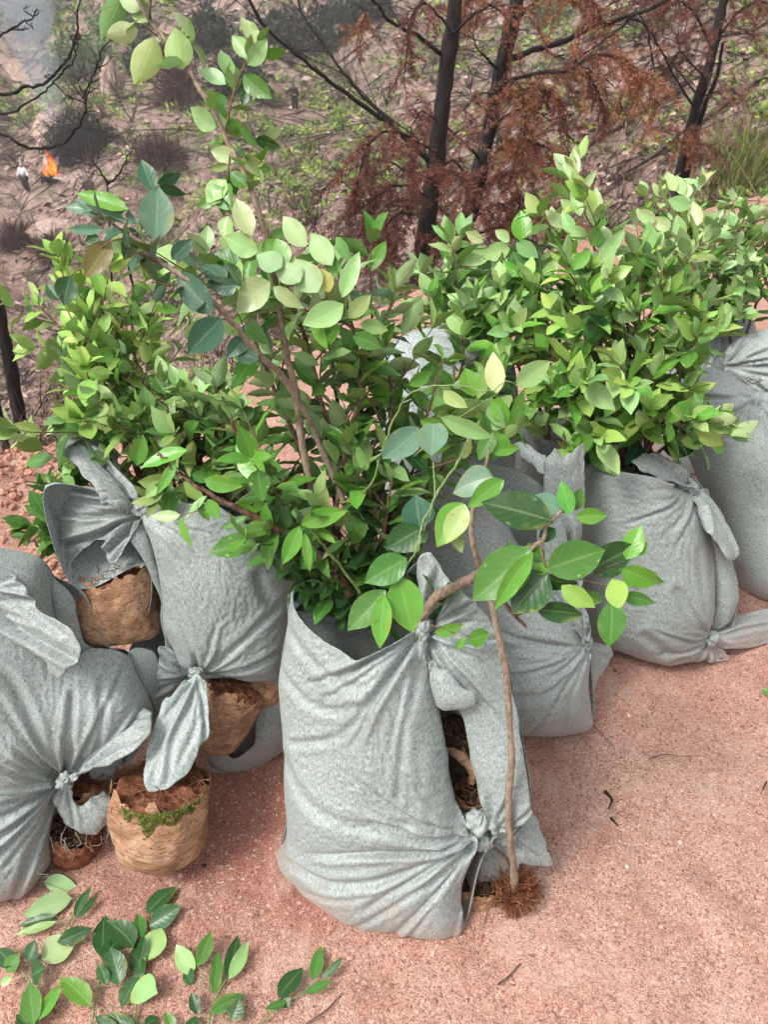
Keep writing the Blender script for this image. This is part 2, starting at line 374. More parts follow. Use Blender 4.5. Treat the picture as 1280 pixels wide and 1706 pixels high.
def mat_path():
    m, t, b = newmat('pink_granite_sand'); co = N(t, 'ShaderNodeTexCoord').outputs['Object']
    n0 = noise(t, co, 1.6, 5, 0.6, 0.3); n1 = noise(t, co, 9, 5, 0.6, 0.4); n2 = noise(t, co, 230, 3, 0.7); n3 = noise(t, co, 620, 2, 0.6)
    vo = N(t, 'ShaderNodeTexVoronoi'); vo.inputs['Scale'].default_value = 420; t.links.new(co, vo.inputs['Vector'])
    vb = N(t, 'ShaderNodeTexVoronoi'); vb.inputs['Scale'].default_value = 210; t.links.new(co, vb.inputs['Vector'])
    c = ramp(t, n1, [(0.25, (0.40, 0.222, 0.160)), (0.48, (0.53, 0.325, 0.25)), (0.75, (0.61, 0.42, 0.35))])
    c = mix(t, ramp(t, n0, [(0.42, (0, 0, 0)), (0.62, (0.6, 0.6, 0.6))]), c, (0.52, 0.27, 0.20))
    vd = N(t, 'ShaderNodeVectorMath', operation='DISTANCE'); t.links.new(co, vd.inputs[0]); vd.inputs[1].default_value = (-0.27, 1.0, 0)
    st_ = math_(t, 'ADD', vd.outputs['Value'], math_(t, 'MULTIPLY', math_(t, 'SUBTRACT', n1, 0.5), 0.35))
    c = mix(t, ramp(t, st_, [(0.10, (0.75, 0.75, 0.75)), (0.42, (0, 0, 0))]), c, (0.33, 0.13, 0.095))   # damp reddish soil between the sacks, with their occlusion shade painted in
    g = ramp(t, vo.outputs['Color'], [(0.10, (0.45, 0.40, 0.38)), (0.45, (0.92, 0.92, 0.92)), (0.85, (1.22, 1.18, 1.15))])
    c = mix(t, 0.95, c, g, 'MULTIPLY')
    sepc = N(t, 'ShaderNodeSeparateColor'); t.links.new(vb.outputs['Color'], sepc.inputs[0])
    c = mix(t, ramp(t, sepc.outputs[0], [(0.90, (0, 0, 0)), (0.95, (0.55, 0.55, 0.55))]), c, (0.72, 0.55, 0.48))
    c = mix(t, ramp(t, sepc.outputs[1], [(0.04, (0.75, 0.75, 0.75)), (0.09, (0, 0, 0))]), c, (0.22, 0.09, 0.065))
    c = mix(t, ramp(t, n2, [(0.34, (0.55, 0.55, 0.55)), (0.47, (0, 0, 0))]), c, (0.24, 0.10, 0.075))
    nn_ = noise(t, co, 4.5, 6, 0.7, 1.2); c = mix(t, ramp(t, nn_, [(0.55, (0, 0, 0)), (0.68, (0.5, 0.5, 0.5))]), c, (0.60, 0.42, 0.34)); c = mix(t, ramp(t, nn_, [(0.30, (0.45, 0.45, 0.45)), (0.42, (0, 0, 0))]), c, (0.36, 0.17, 0.12))
    t.links.new(c, b.inputs['Base Color']); b.inputs['Roughness'].default_value = 0.9; b.inputs['Specular IOR Level'].default_value = 0.25
    h = math_(t, 'ADD', math_(t, 'MULTIPLY', vo.outputs['Distance'], -0.6), n2)
    bump(t, b, h, 0.8, 0.0035, bump(t, None, noise(t, co, 35, 5, 0.65), 0.7, 0.010)); return m
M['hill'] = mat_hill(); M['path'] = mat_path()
def path_h(x, y):
    s = edge_s(x, y)
    z = 0.012 * fbm(x * 2.2, y * 2.2, oct=5, seed=21) + 0.010 * vnoise(x * 5, y * 5, 0, 29) + 0.004 * fbm(x * 18, y * 18, oct=3, seed=23)
    d = np.clip((np.hypot(x + 1.55, (y - 2.1) * 1.0) ) / 0.75, 0, 1)        # loose heap of soil at the left edge of the path
    z = z + 0.12 * (1 - d) ** 1.5 * (1 + 0.5 * fbm(x * 9, y * 9, oct=3, seed=24))
    return np.where(s > 0, z - 0.8 * s, z)
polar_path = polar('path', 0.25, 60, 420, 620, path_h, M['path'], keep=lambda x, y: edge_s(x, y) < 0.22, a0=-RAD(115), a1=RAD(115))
tag(polar_path, kind='structure')
hill = polar('terrain', 0.5, 400, 330, 900, terrain, M['hill'])
tag(hill, kind='structure')

# ---- grit, crumbs and clods lying on the path (nobody could count them)
rs = np.random.RandomState(5)
ICO_V = None
def ico():
    p = (1 + 5 ** .5) / 2
    v = np.array([(-1,p,0),(1,p,0),(-1,-p,0),(1,-p,0),(0,-1,p),(0,1,p),(0,-1,-p),(0,1,-p),(p,0,-1),(p,0,1),(-p,0,-1),(-p,0,1)]) / math.hypot(1, p)
    f = np.array([(0,11,5),(0,5,1),(0,1,7),(0,7,10),(0,10,11),(1,5,9),(5,11,4),(11,10,2),(10,7,6),(7,1,8),(3,9,4),(3,4,2),(3,2,6),(3,6,8),(3,8,9),(4,9,5),(2,4,11),(6,2,10),(8,6,7),(9,8,1)])
    return v, f
def pebbles(name, pos, size, cols, mat, seed=0, flat=0.7):
    v0, f0 = ico(); n = len(pos); r = np.random.RandomState(seed)
    v = v0[None] * (1 + 0.35 * (r.rand(n, 12, 1) - .5)) * (size[:, None, None]) * (0.7 + 0.6 * r.rand(n, 1, 3)) * np.array([1, 1, flat])
    a = r.rand(n) * 6.28; ca, sa = np.cos(a)[:, None], np.sin(a)[:, None]
    v = np.stack([v[..., 0] * ca - v[..., 1] * sa, v[..., 0] * sa + v[..., 1] * ca, v[..., 2]], -1) + pos[:, None]
    f = f0[None] + 12 * np.arange(n)[:, None, None]
    c = np.repeat(np.hstack([cols, np.ones((n, 1))]), 12, 0)
    return mesh_obj(name, v.reshape(-1, 3), f.reshape(-1, 3), mat, cols=c, smooth=False)
def scatter_ground(n, x0, x1, y0, y1, p=1.0):
    x = x0 + (x1 - x0) * rs.rand(n); y = y0 + (y1 - y0) * rs.rand(n) ** p
    k = edge_s(x, y) < -0.03; return x[k], y[k]
x, y = scatter_ground(42000, -1.6, 2.2, 0.35, 3.6, 1.5)
sz = 0.0008 + 0.0011 * rs.rand(len(x)) ** 2 + 0.0050 * (rs.rand(len(x)) > 0.98) * rs.rand(len(x))
k = rs.rand(len(x)); cc = np.where(k[:, None] < .45, (0.56, 0.33, 0.26), np.where(k[:, None] < .72, (0.40, 0.19, 0.14), np.where(k[:, None] < .9, (0.66, 0.47, 0.40), (0.16, 0.07, 0.05)))) * (0.8 + 0.4 * rs.rand(len(x), 1))
tag(pebbles('gravel', np.stack([x, y, path_h(x, y) + sz * .3], -1), sz, cc, M['stone'], 1), 'pink granite grit and crumbs strewn over the sandy path', 'gravel', kind='stuff')
# coarse crumbly soil heaped at the left
n = 2600; a = rs.rand(n) * 6.28; r = 0.62 * np.sqrt(rs.rand(n)); x = -1.5 + r * np.cos(a); y = 2.1 + r * np.sin(a) * 1.1
sz = 0.004 + 0.015 * rs.rand(n) ** 3; k = edge_s(x, y) < 0; x, y, sz = x[k], y[k], sz[k]
tag(pebbles('soil_crumbs', np.stack([x, y, path_h(x, y) + sz * .3], -1), sz, (0.55, 0.28, 0.20) * (0.7 + 0.5 * rs.rand(len(x), 1)), M['clod'], 2, 0.8), 'loose crumbly red soil heaped at the path edge behind the sacks', 'soil', kind='stuff')
# ================================================================ sacks
def plane3(a, b, c):
    A, B, Cc = (P(*np.array(q[:2]), np.float64(q[2])) for q in (a, b, c))
    A, B, Cc = np.ravel(A), np.ravel(B), np.ravel(Cc)
    n = np.cross(B - A, Cc - A); n /= np.linalg.norm(n)
    if np.dot(n, CAM - A) < 0: n = -n
    U = np.cross([0, 0, 1.0], n); U /= np.linalg.norm(U); V = np.cross(n, U)
    return A, U, V, n
def to_uv(pl, pts):
    o, U, V, n = pl; pts = np.asarray(pts, float); r = ray(pts[:, 0], pts[:, 1])
    t = ((o - CAM) @ n) / (r @ n); w_ = CAM + t[:, None] * r - o
    return np.stack([w_ @ U, w_ @ V], -1)
def seg_dist(q, poly, closed=True):
    """distance of points q (n,2) to a polyline and the nearest point"""
    a = poly; b = np.roll(poly, -1, 0)
    if not closed: a, b = poly[:-1], poly[1:]
    best = np.full(len(q), 1e9); npt = np.zeros_like(q)
    for s, e in zip(a, b):
        d = e - s; L = d @ d + 1e-14; t = np.clip(((q - s) @ d) / L, 0, 1); c = s + t[:, None] * d
        dd = np.hypot(*(q - c).T); u = dd < best; best = np.where(u, dd, best); npt[u] = c[u]
    return best, npt
def inside(q, poly):
    r = np.zeros(len(q), bool); x, y = q.T
    for (x0, y0), (x1, y1) in zip(poly, np.roll(poly, -1, 0)):
        if y0 == y1: continue
        c = ((y0 > y) != (y1 > y)) & (x < (x1 - x0) * (y - y0) / (y1 - y0) + x0); r ^= c
    return r
BEND = 0.034
SOFT = {'side_panel', 'pleat', 'corner_tail', 'flap', 'hanging_tail', 'shoulder_fan', 'upper_ear', 'inner_strap', 'lower_cloth', 'lower_left_cloth', 'pointed_ear', 'folded_ear', 'torn_flap', 'right_cloth', 'upper_cloth', 'side_cloth', 'ragged_strip', 'frayed_strip', 'side_corner', 'lower_tail', 'upper_tail', 'foot_scrap'}
def sheet(name, outline, pl, mat, parent, bulge=0.08, sign=1.0, cell=0.0045, knots=(), creases=(), lumps=0.006, lump_scale=9.0,
          free=(), base=0.0, seed=0, smooth_n=6, tilt=None, iters=260, flat=0.5, thick=0.0012, bumps=(), fray=0.0, power=0.5, relax=0.30):
    """One piece of cloth: outline traced in photo pixels, set on the plane pl, bulging along its normal.
    knots: (px,py,reach m,height,number of folds,pinch)  creases: (pixel polyline,width m,depth m)  bumps: (px,py,radius m,height m)"""
    rs_ = np.random.RandomState(seed + 77); o, U, V, n = pl
    if name in SOFT:
        power = 0.85; bulge = bulge * .5; knots = [(k[0], k[1], k[2], k[3] * 1.7, *k[4:]) for k in knots]
        o_ = catmull(outline, 3, True); rj = np.random.RandomState(seed + 5); dlt = np.repeat(rj.randn(len(o_) // 2 + 1, 2) * 1.7, 2, 0)[:len(o_)]; outline = o_ + dlt; smooth_n = 2
    if name == 'back_panel': relax = 0
    pc = catmull(outline, smooth_n, True) if smooth_n > 1 else np.array(outline, float)
    poly = to_uv(pl, pc)
    if fray: poly = poly + fray * (rs_.rand(len(poly), 2) - .5)
    mn, mx = poly.min(0) - 2 * cell, poly.max(0) + 2 * cell
    nu, nv = int((mx[0] - mn[0]) / cell) + 1, int((mx[1] - mn[1]) / cell) + 1
    gu, gv = np.meshgrid(mn[0] + cell * np.arange(nu), mn[1] + cell * np.arange(nv))
    q = np.stack([gu.ravel(), gv.ravel()], -1)
    ins = inside(q, poly).reshape(nv, nu)
    cen = np.stack([(gu[:-1, :-1] + cell / 2).ravel(), (gv[:-1, :-1] + cell / 2).ravel()], -1)
    fc = inside(cen, poly).reshape(nv - 1, nu - 1)
    used = np.zeros((nv, nu), bool)
    for a in (0, 1):
        for b_ in (0, 1): used[a:nv-1+a, b_:nu-1+b_] |= fc
    allf = np.zeros((nv, nu), int)
    for a in (0, 1):
        for b_ in (0, 1): allf[a:nv-1+a, b_:nu-1+b_] += fc
    bd = used & (allf < 4)
    # pillow profile
    fr = np.zeros((nv, nu), bool)
    for (x0, y0, x1, y1) in free:
        c = to_uv(pl, [(x0, y0), (x1, y0), (x1, y1), (x0, y1)]); fr |= inside(q, c).reshape(nv, nu)
    phi = np.zeros((nv, nu)); wgt = (used & ~(bd & ~fr)).astype(float)
    ext = used | fr; nb = []
    for ax, sh in ((0, 1), (0, -1), (1, 1), (1, -1)): nb.append(np.roll(used, sh, ax))
    for it in range(iters * 4):
        s_ = 0
        for (ax, sh), m_ in zip(((0, 1), (0, -1), (1, 1), (1, -1)), nb):
            s_ = s_ + np.where(m_, np.roll(phi, sh, ax), np.where(fr, phi, 0))
        phi = (phi + 0.98 * ((s_ / 4 + 1) * wgt - phi)) * (wgt > 0)
    prof = (phi / (phi.max() + 1e-9)) ** power
    H = sign * bulge * prof + base
    um, vm = gu, gv
    def at(px, py): return to_uv(pl, [(px, py)])[0]
    edge = np.clip(prof * 3, 0, 1)
    H = H + lumps * vnoise(um * lump_scale * .8 + seed, vm * lump_scale * .8, 0, seed) * edge
    for (bx, by, br, bh) in bumps:
        c = at(bx, by); d = np.hypot(um - c[0], vm - c[1]) / br; H = H + bh * np.exp(-d ** 2 * 1.5)
    wrk = np.zeros_like(H)
    for kn in knots:
        kx, ky, R, amp, nf, pinch = kn[:6]
        c = at(kx, ky); du, dv = um - c[0], vm - c[1]; r = np.hypot(du, dv); ph = np.arctan2(dv, du)
        dirs = [np.arctan2(*(at(lx, ly) - c)[::-1]) for (lx, ly) in (kn[6] if len(kn) > 6 else ())]
        N_ = int(nf * 1.5)
        for k_ in range(N_ + len(dirs)):
            t0 = (k_ + rs_.rand() * .9) / N_ * 6.2832 if k_ < N_ else dirs[k_ - N_]
            Lk = R * (.35 + .5 * rs_.rand() + (1.1 * rs_.rand() if k_ % 3 == 0 else 0)) if k_ < N_ else R * 2.2
            cv = .5 * rs_.randn() * (k_ < N_); dl = np.angle(np.exp(1j * (ph - t0 - cv * r))) * np.maximum(r, .01)
            w_ = .0022 + .0016 * rs_.rand() + .012 * r; dk = amp * (.35 + .65 * rs_.rand()) * np.clip(r / .02, .3, 1) * np.clip(1 - r / Lk, 0, 1) ** .7
            side_ = 1 if rs_.rand() < .5 else -1
            prf = -1.35 * np.exp(-np.abs(dl) / w_) + .75 * np.exp(-((dl * side_ - 2.3 * w_) / (1.3 * w_)) ** 2)
            wrk = wrk + 1.2 * dk * prf * (np.abs(np.angle(np.exp(1j * (ph - t0)))) < 1.2)
        H = H * (1 - pinch * np.exp(-(r / (0.30 * R)) ** 2)) if pinch else H
    H = H + wrk * np.clip(prof * 6 + 0.35, 0, 1)
    for (cp, cw, cdp) in creases:
        line = to_uv(pl, catmull(cp, 6)); d, _ = seg_dist(q, line, False); d = d.reshape(nv, nu)
        jit = 1 + 0.4 * vnoise(um * 30, vm * 30, 0, seed + 12)
        H = H - cdp * jit * np.exp(-(d / cw) ** 2) + 0.45 * cdp * np.exp(-((d - 1.9 * cw) / (1.1 * cw)) ** 2)
    # crumple: short soft creases running every way
    wx, wy = um + .02 * vnoise(um * 12, vm * 12, 1, seed + 40), vm + .02 * vnoise(um * 12, vm * 12, 2, seed + 41)
    for sc_, am in ((7, .0022), (15, .0010)):
        rg = np.abs(vnoise(wx * sc_, wy * sc_ * .7, seed * 1.3, seed + 42)); H = H - am * (1 - np.clip(rg * 3.5, 0, 1)) ** 2 * np.clip(prof * 4, 0, 1)
    H = H + 0.0005 * fbm(um * 45, vm * 30, oct=2, seed=seed + 31) * np.clip(prof * 4 + .2, 0, 1)
    if relax:
        X0 = np.stack([um, vm, H], -1); X0[bd] = np.stack([um, vm, H], -1)[bd]
        X = X0.copy(); X[..., 2] += .0015 * rs_.randn(nv, nu) * (used & ~bd)
        hold = bd & ~fr
        HS = H.copy()
        m_ = used.astype(float)
        for _ in range(10):                                  # smooth body shape that the cloth is anchored to
            acc = HS * m_; cnt = m_.copy()
            for ax, sh in ((0, 1), (0, -1), (1, 1), (1, -1)): acc += np.roll(HS * m_, sh, ax); cnt += np.roll(m_, sh, ax)
            HS = np.where(used, acc / np.maximum(cnt, 1), 0)
        B0 = np.stack([um, vm, HS], -1)
        kc = [(at(k[0], k[1]), k[2]) for k in knots]
        E_ = []
        for (dy, dx) in ((0, 1), (1, 0), (1, 1), (1, -1)):
            ok = used & np.roll(np.roll(used, -dy, 0), -dx, 1); P1 = np.roll(np.roll(B0, -dy, 0), -dx, 1); d0 = P1 - B0; L0 = np.linalg.norm(d0, axis=-1) + 1e-9
            ex = np.full(L0.shape, .012)
            for c, R in kc:
                ru, rv = um + dx * cell / 2 - c[0], vm + dy * cell / 2 - c[1]; rr_ = np.hypot(ru, rv) + 1e-6
                tan_ = np.abs(d0[..., 0] * -rv + d0[..., 1] * ru) / (rr_ * L0); ex = ex + relax * tan_ ** 2 * np.exp(-rr_ / (R * .9))
            E_.append((dy, dx, ok[..., None] * 1.0, L0 * (1 + ex)))
        for it in range(110):
            D_ = np.zeros_like(X); cn = np.zeros(X.shape[:2] + (1,))
            for dy, dx, ok, L0 in E_:
                Q = np.roll(np.roll(X, -dy, 0), -dx, 1) - X; L = np.linalg.norm(Q, axis=-1) + 1e-9
                cr = (.5 * (1 - L0 / L))[..., None] * Q * ok; D_ += cr; D_ -= np.roll(np.roll(cr, dy, 0), dx, 1); cn += ok; cn += np.roll(np.roll(ok, dy, 0), dx, 1)
            X = X + 1.5 * D_ / np.maximum(cn, 1) * (~hold)[..., None]
            # bending
            lap = np.zeros_like(X); c4 = 0
            for ax, sh in ((0, 1), (0, -1), (1, 1), (1, -1)):
                mm = np.roll(used, sh, ax)[..., None]; lap += np.where(mm, np.roll(X, sh, ax) - X, 0); c4 = c4 + mm
            X = X + BEND * lap / np.maximum(c4, 1) * (~hold)[..., None]
            X[..., 2] += .004 * (B0[..., 2] - X[..., 2]) * (~hold)
        H = np.where(used, X[..., 2], H) + .85 * wrk * np.clip(prof * 6 + .35, 0, 1); um2, vm2 = X[..., 0], X[..., 1]
    if tilt is not None: H = H + tilt[0] * (um - um[used].mean()) + tilt[1] * (vm - vm[used].mean())
    uvq = np.stack([um2.ravel(), vm2.ravel()], -1) if relax else q.copy(); bidx = np.where(bd.ravel())[0]
    _, npnt = seg_dist(q[bidx], poly); uvq[bidx] = npnt
    idx = np.full(nv * nu, -1); ui = np.where(used.ravel())[0]; idx[ui] = np.arange(len(ui))
    uv = uvq[ui]; Hh = H.ravel()[ui]
    W = o + uv[:, :1] * U + uv[:, 1:] * V + Hh[:, None] * n
    W[:, 2] = np.maximum(W[:, 2], 0.004)
    ii, jj = np.where(fc); a = idx[ii * nu + jj]; b_ = idx[ii * nu + jj + 1]; c = idx[(ii + 1) * nu + jj + 1]; d = idx[(ii + 1) * nu + jj]
    ob = mesh_obj(name, W, np.stack([a, b_, c, d], -1), mat, uvs=uv + seed * 0.37)
    if thick:
        so_ = ob.modifiers.new('cloth_thickness', 'SOLIDIFY'); so_.thickness = thick; so_.offset = -1
    adopt(parent, ob); return ob
def knot(parent, px, py, D, r, mat, seed=0, stretch=(1, 0.8, 1.1), rot=0.0, name='knot'):
    """a lump of gathered cloth with twisted folds"""
    nu, nv = 48, 32; u = np.linspace(0, 2 * math.pi, nu, endpoint=False); v = np.linspace(0.02, math.pi - 0.02, nv)
    Uu, Vv = np.meshgrid(u, v)
    f = 1 + 0.16 * np.abs(np.sin(Uu * 3 + Vv * 2.2 + seed)) - 0.12 + 0.16 * fbm(np.cos(Uu) * 2 + seed, np.sin(Uu) * 2, Vv * 1.5, 3, seed)
    f = f - 0.32 * np.exp(-((Vv - 1.5 - 0.25 * np.sin(Uu + seed)) / 0.22) ** 2)
    X = np.stack([np.sin(Vv) * np.cos(Uu) * f * stretch[0], np.sin(Vv) * np.sin(Uu) * f * stretch[1], np.cos(Vv) * f * stretch[2]], -1) * r
    cr, sr = math.cos(rot), math.sin(rot)
    X = np.stack([X[..., 0] * cr + X[..., 2] * sr, X[..., 1], -X[..., 0] * sr + X[..., 2] * cr], -1)
    c = P(px, py, np.float64(D)); v_ = X.reshape(-1, 3) + c
    i = np.arange(nv - 1)[:, None] * nu; j = np.arange(nu)[None]; k = (j + 1) % nu
    q = np.stack([i + j, i + nu + j, i + nu + k, i + k], -1).reshape(-1, 4)
    uv = np.stack([Uu * r, Vv * r], -1).reshape(-1, 2)
    return adopt(parent, mesh_obj(name, v_, q, mat, uvs=uv))
def strand(buf, pts, r=0.0012, c=(0.5, 0.53, 0.5, 1)):
    p = np.array([P(a, b, np.float64(d)) for a, b, d in pts]); tube(buf, catmull(p, 5), r, 4, c)

# ---- A: the big front sack
plA = plane3((480, 1440, 1.582), (770, 1560, 1.463), (600, 1000, 1.42))
def shift(pl, d): return (pl[0] + pl[3] * d, *pl[1:])
A = thing('woven_sack', G(600, 1500), 'large pale grey sack in front, slit open on its right side, two knots below', 'sack')
sheet('front_panel', [(486,973),(500,992),(530,1018),(565,1043),(598,1060),(622,1072),(650,1066),(690,1050),(706,1040),(713,1060),(714,1100),(724,1145),(733,1185),(743,1235),(753,1300),(764,1345),(782,1385),(797,1400),(790,1425),(772,1468),(768,1500),(772,1530),(766,1560),(735,1562),(695,1554),(640,1538),(600,1520),(555,1497),(515,1480),(484,1455),(466,1434),(464,1415),(477,1395),(482,1350),(478,1290),(480,1250),(474,1180),(468,1120),(476,1080),(483,1025)],
      plA, M['fabric'], A, bulge=0.085, cell=0.0032, seed=1, free=[(492,960,690,1085)], lumps=0.010, lump_scale=8,
      knots=[(703,1050,0.26,0.0125,22,0.3),(795,1402,0.24,0.0125,24,0.35)],
      creases=[([(470,1418),(520,1412),(580,1425),(650,1425),(720,1412),(785,1400)],0.009,0.016),([(480,1455),(560,1450),(640,1445),(720,1428),(785,1404)],0.006,0.006),
               ([(540,1535),(640,1490),(720,1445),(785,1408)],0.006,0.007),([(690,1540),(735,1480),(785,1412)],0.005,0.007),
               ([(500,1030),(560,1085),(630,1120),(700,1052)],0.008,0.008),([(490,1100),(560,1150),(640,1140),(700,1056)],0.008,0.007),([(520,1210),(600,1190),(660,1120),(702,1058)],0.007,0.008),
               ([(690,1290),(695,1180),(702,1060)],0.006,0.007),([(722,1290),(712,1150),(705,1060)],0.005,0.007),([(500,1240),(540,1290),(620,1330),(700,1340)],0.012,0.006),
               ([(745,1250),(735,1340),(780,1395)],0.006,0.006)],
      bumps=[(560,1330,0.10,0.02),(640,1250,0.09,0.014),(600,1475,0.09,0.014)])
sheet('side_panel', [(697,928),(706,921),(716,922),(730,938),(747,965),(770,988),(800,1015),(828,1055),(845,1100),(855,1160),(868,1220),(880,1280),(887,1335),(880,1362),(858,1384),(832,1392),(812,1380),(803,1345),(796,1310),(786,1262),(776,1215),(768,1186),(750,1183),(733,1183),(724,1140),(714,1090),(706,1045),(700,1000),(695,960)],
      shift(plA, -0.012), M['fabric'], A, bulge=0.035, cell=0.0036, seed=2, lumps=0.006, knots=[(706,1050,0.17,0.009,18,0.4),(822,1388,0.15,0.009,18,0.3)],
      creases=[([(712,1060),(760,1120),(800,1160)],0.006,0.008),([(708,935),(722,990),(712,1040)],0.005,0.010),([(745,985),(735,1020),(712,1045)],0.005,0.008),([(760,1000),(770,1060),(830,1130)],0.006,0.005)])
sheet('pleat', [(716,1100),(728,1108),(742,1112),(762,1135),(788,1152),(794,1168),(780,1180),(750,1184),(734,1180),(722,1160),(714,1125)], shift(plA, 0.02), M['fabric'], A, bulge=0.022, cell=0.003, seed=3, lumps=0.004,
      knots=[(718,1090,0.08,0.005,14,0)], thick=0.001)
sheet('back_panel', [(486,985),(560,1000),(640,985),(698,935),(720,930),(760,985),(800,1018),(840,1080),(860,1180),(882,1300),(878,1355),(830,1390),(800,1440),(775,1540),(740,1560),(640,1538),(555,1497),(484,1455),(466,1430),(480,1350),(478,1250),(468,1120),(480,1040)],
      shift(plA, -0.02), M['fabric_grey'], A, bulge=0.12, sign=-1, cell=0.007, seed=4, free=[(492,960,690,1000)])
knot(A, 706, 1046, 1.385, 0.021, M['fabric'], 2, (0.75, 0.8, 1.2), 0.1)
knot(A, 792, 1372, 1.44, 0.030, M['fabric'], 3, (0.9, 0.9, 1.1), 0.3)
knot(A, 800, 1402, 1.45, 0.024, M['fabric'], 4, (1, 0.8, 0.8), -0.2)
knot(A, 838, 1385, 1.47, 0.026, M['fabric'], 5, (1.1, 0.8, 1.2), -0.5)
sheet('corner_tail', [(818,1392),(850,1372),(882,1352),(898,1372),(906,1395),(917,1424),(920,1443),(895,1443),(868,1438),(862,1450),(848,1430),(830,1412)], plane3((820,1400,1.49),(920,1440,1.52),(880,1350,1.49)), M['fabric'], A, bulge=0.012, cell=0.003, seed=6, knots=[(838,1388,0.08,0.005,14,0)], fray=0.002)
sheet('flap', [(790,1400),(806,1412),(838,1425),(856,1450),(850,1462),(820,1480),(800,1500),(780,1495),(785,1450)], plane3((790,1400,1.51),(850,1450,1.52),(790,1495,1.53)), M['fabric_grey'], A, bulge=0.02, cell=0.0035, seed=7, knots=[(795,1400,0.08,0.005,14,0)])

# ---- B: the sack behind on the left, tied at its left shoulder and at the bottom
plB = plane3((240, 850, 1.53), (480, 850, 1.62), (350, 1280, 1.70))
B = thing('woven_sack', G(350, 1280), 'pale grey sack with knotted left shoulder and long leaf shaped tail', 'sack')
sheet('front_panel', [(236,852),(262,838),(300,832),(345,826),(380,845),(420,870),(460,905),(484,945),(486,1000),(483,1050),(474,1095),(470,1138),(440,1134),(410,1136),(380,1128),(350,1130),(330,1126),(316,1122),(300,1110),(288,1080),(272,1045),(270,1000),(262,945),(250,900),(238,872)],
      plB, M['fabric'], B, bulge=0.075, cell=0.0034, seed=11, lumps=0.008, knots=[(330,1122,0.17,0.008,24,0.3),(236,850,0.12,0.007,20,0.4)],
      creases=[([(330,1118),(310,1050),(285,980),(262,910)],0.006,0.012),([(325,1115),(300,1065),(280,1010)],0.004,0.008),([(335,1118),(400,1095),(480,1060)],0.007,0.010),([(335,1124),(400,1118),(470,1105)],0.005,0.008),([(334,1110),(400,1040),(470,985)],0.008,0.006),
               ([(420,940),(440,985),(480,1000)],0.01,0.006)], bumps=[(370,960,0.08,0.018)], free=[(300,815,470,900)])
sheet('hanging_tail', [(322,1126),(338,1128),(345,1160),(347,1200),(338,1240),(322,1272),(300,1300),(275,1314),(250,1319),(241,1300),(241,1272),(246,1235),(258,1200),(278,1165),(300,1140)],
      plane3((330,1126,1.58),(245,1310,1.48),(345,1240,1.53)), M['fabric_pale'], B, bulge=0.016, cell=0.003, seed=12, lumps=0.003, knots=[(329,1122,0.16,0.0055,16,0)], creases=[([(328,1128),(305,1175),(280,1230),(268,1300)],0.006,-0.010),([(330,1130),(335,1190),(300,1270)],0.005,0.006)], thick=0.0014)
knot(B, 327, 1122, 1.60, 0.017, M['fabric'], 12, (1.0, 0.8, 1.0), 0.2)
sheet('shoulder_fan', [(236,850),(222,834),(190,820),(150,812),(100,806),(76,806),(73,825),(76,860),(88,900),(104,945),(112,958),(124,930),(140,910),(165,898),(172,915),(180,945),(192,935),(205,910),(222,885),(236,868)],
      plane3((236,850,1.53),(80,820,1.58),(120,940,1.57)), M['fabric_dirty'], B, bulge=0.035, cell=0.0034, seed=13, lumps=0.006, knots=[(240,850,0.30,0.012,40,0.2)],
      creases=[([(235,855),(190,880),(140,935)],0.006,0.010),([(235,850),(160,850),(85,850)],0.006,0.008)])
sheet('upper_ear', [(232,846),(205,850),(172,835),(150,805),(130,780),(108,762),(102,742),(110,727),(135,726),(165,735),(188,752),(202,778),(222,805),(240,828),(246,842)],
      plane3((236,846,1.545),(110,735,1.60),(190,760,1.64)), M['fabric_dirty'], B, bulge=0.030, cell=0.003, seed=14, lumps=0.006, knots=[(240,848,0.17,0.008,16,0.2)], thick=0.0014)
knot(B, 237, 848, 1.54, 0.020, M['fabric_dirty'], 15, (1.2, 0.9, 0.9), 0.4)
sheet('inner_strap', [(225,868),(238,880),(262,940),(276,1000),(280,1040),(300,1085),(322,1118),(312,1120),(285,1095),(270,1050),(266,1005),(250,955),(228,915),(215,895)], shift(plB, -0.012), M['fabric_dirty'], B, bulge=0.012, cell=0.0034, seed=16, knots=[(330,1122,0.2,0.004,30,0)])
sheet('back_panel', [(236,852),(300,838),(380,845),(460,900),(486,950),(486,1050),(478,1120),(478,1190),(474,1245),(430,1275),(380,1286),(345,1270),(345,1140),(290,1150),(262,1180),(250,1160),(255,1100),(230,1090),(215,1085),(250,1010),(240,940),(150,980),(110,960),(76,860),(80,810),(150,815)],
      shift(plB, -0.03), M['fabric_grey'], B, bulge=0.13, sign=-1, cell=0.007, seed=17, power=0.4)
sheet('lower_cloth', [(470,1134),(482,1180),(476,1240),(440,1272),(400,1285),(378,1287),(352,1270),(340,1240),(352,1225),(390,1262),(420,1240),(425,1190),(440,1160)], shift(plB, -0.03), M['fabric_grey'], B, bulge=0.03, cell=0.004, seed=18)
sheet('lower_left_cloth', [(262,1080),(290,1085),(318,1124),(300,1145),(280,1165),(258,1198),(246,1190),(244,1160),(254,1120),(266,1095)], shift(plB, -0.008), M['fabric_grey'], B, bulge=0.03, cell=0.0034, seed=19, knots=[(325,1122,0.15,0.006,20,0)])

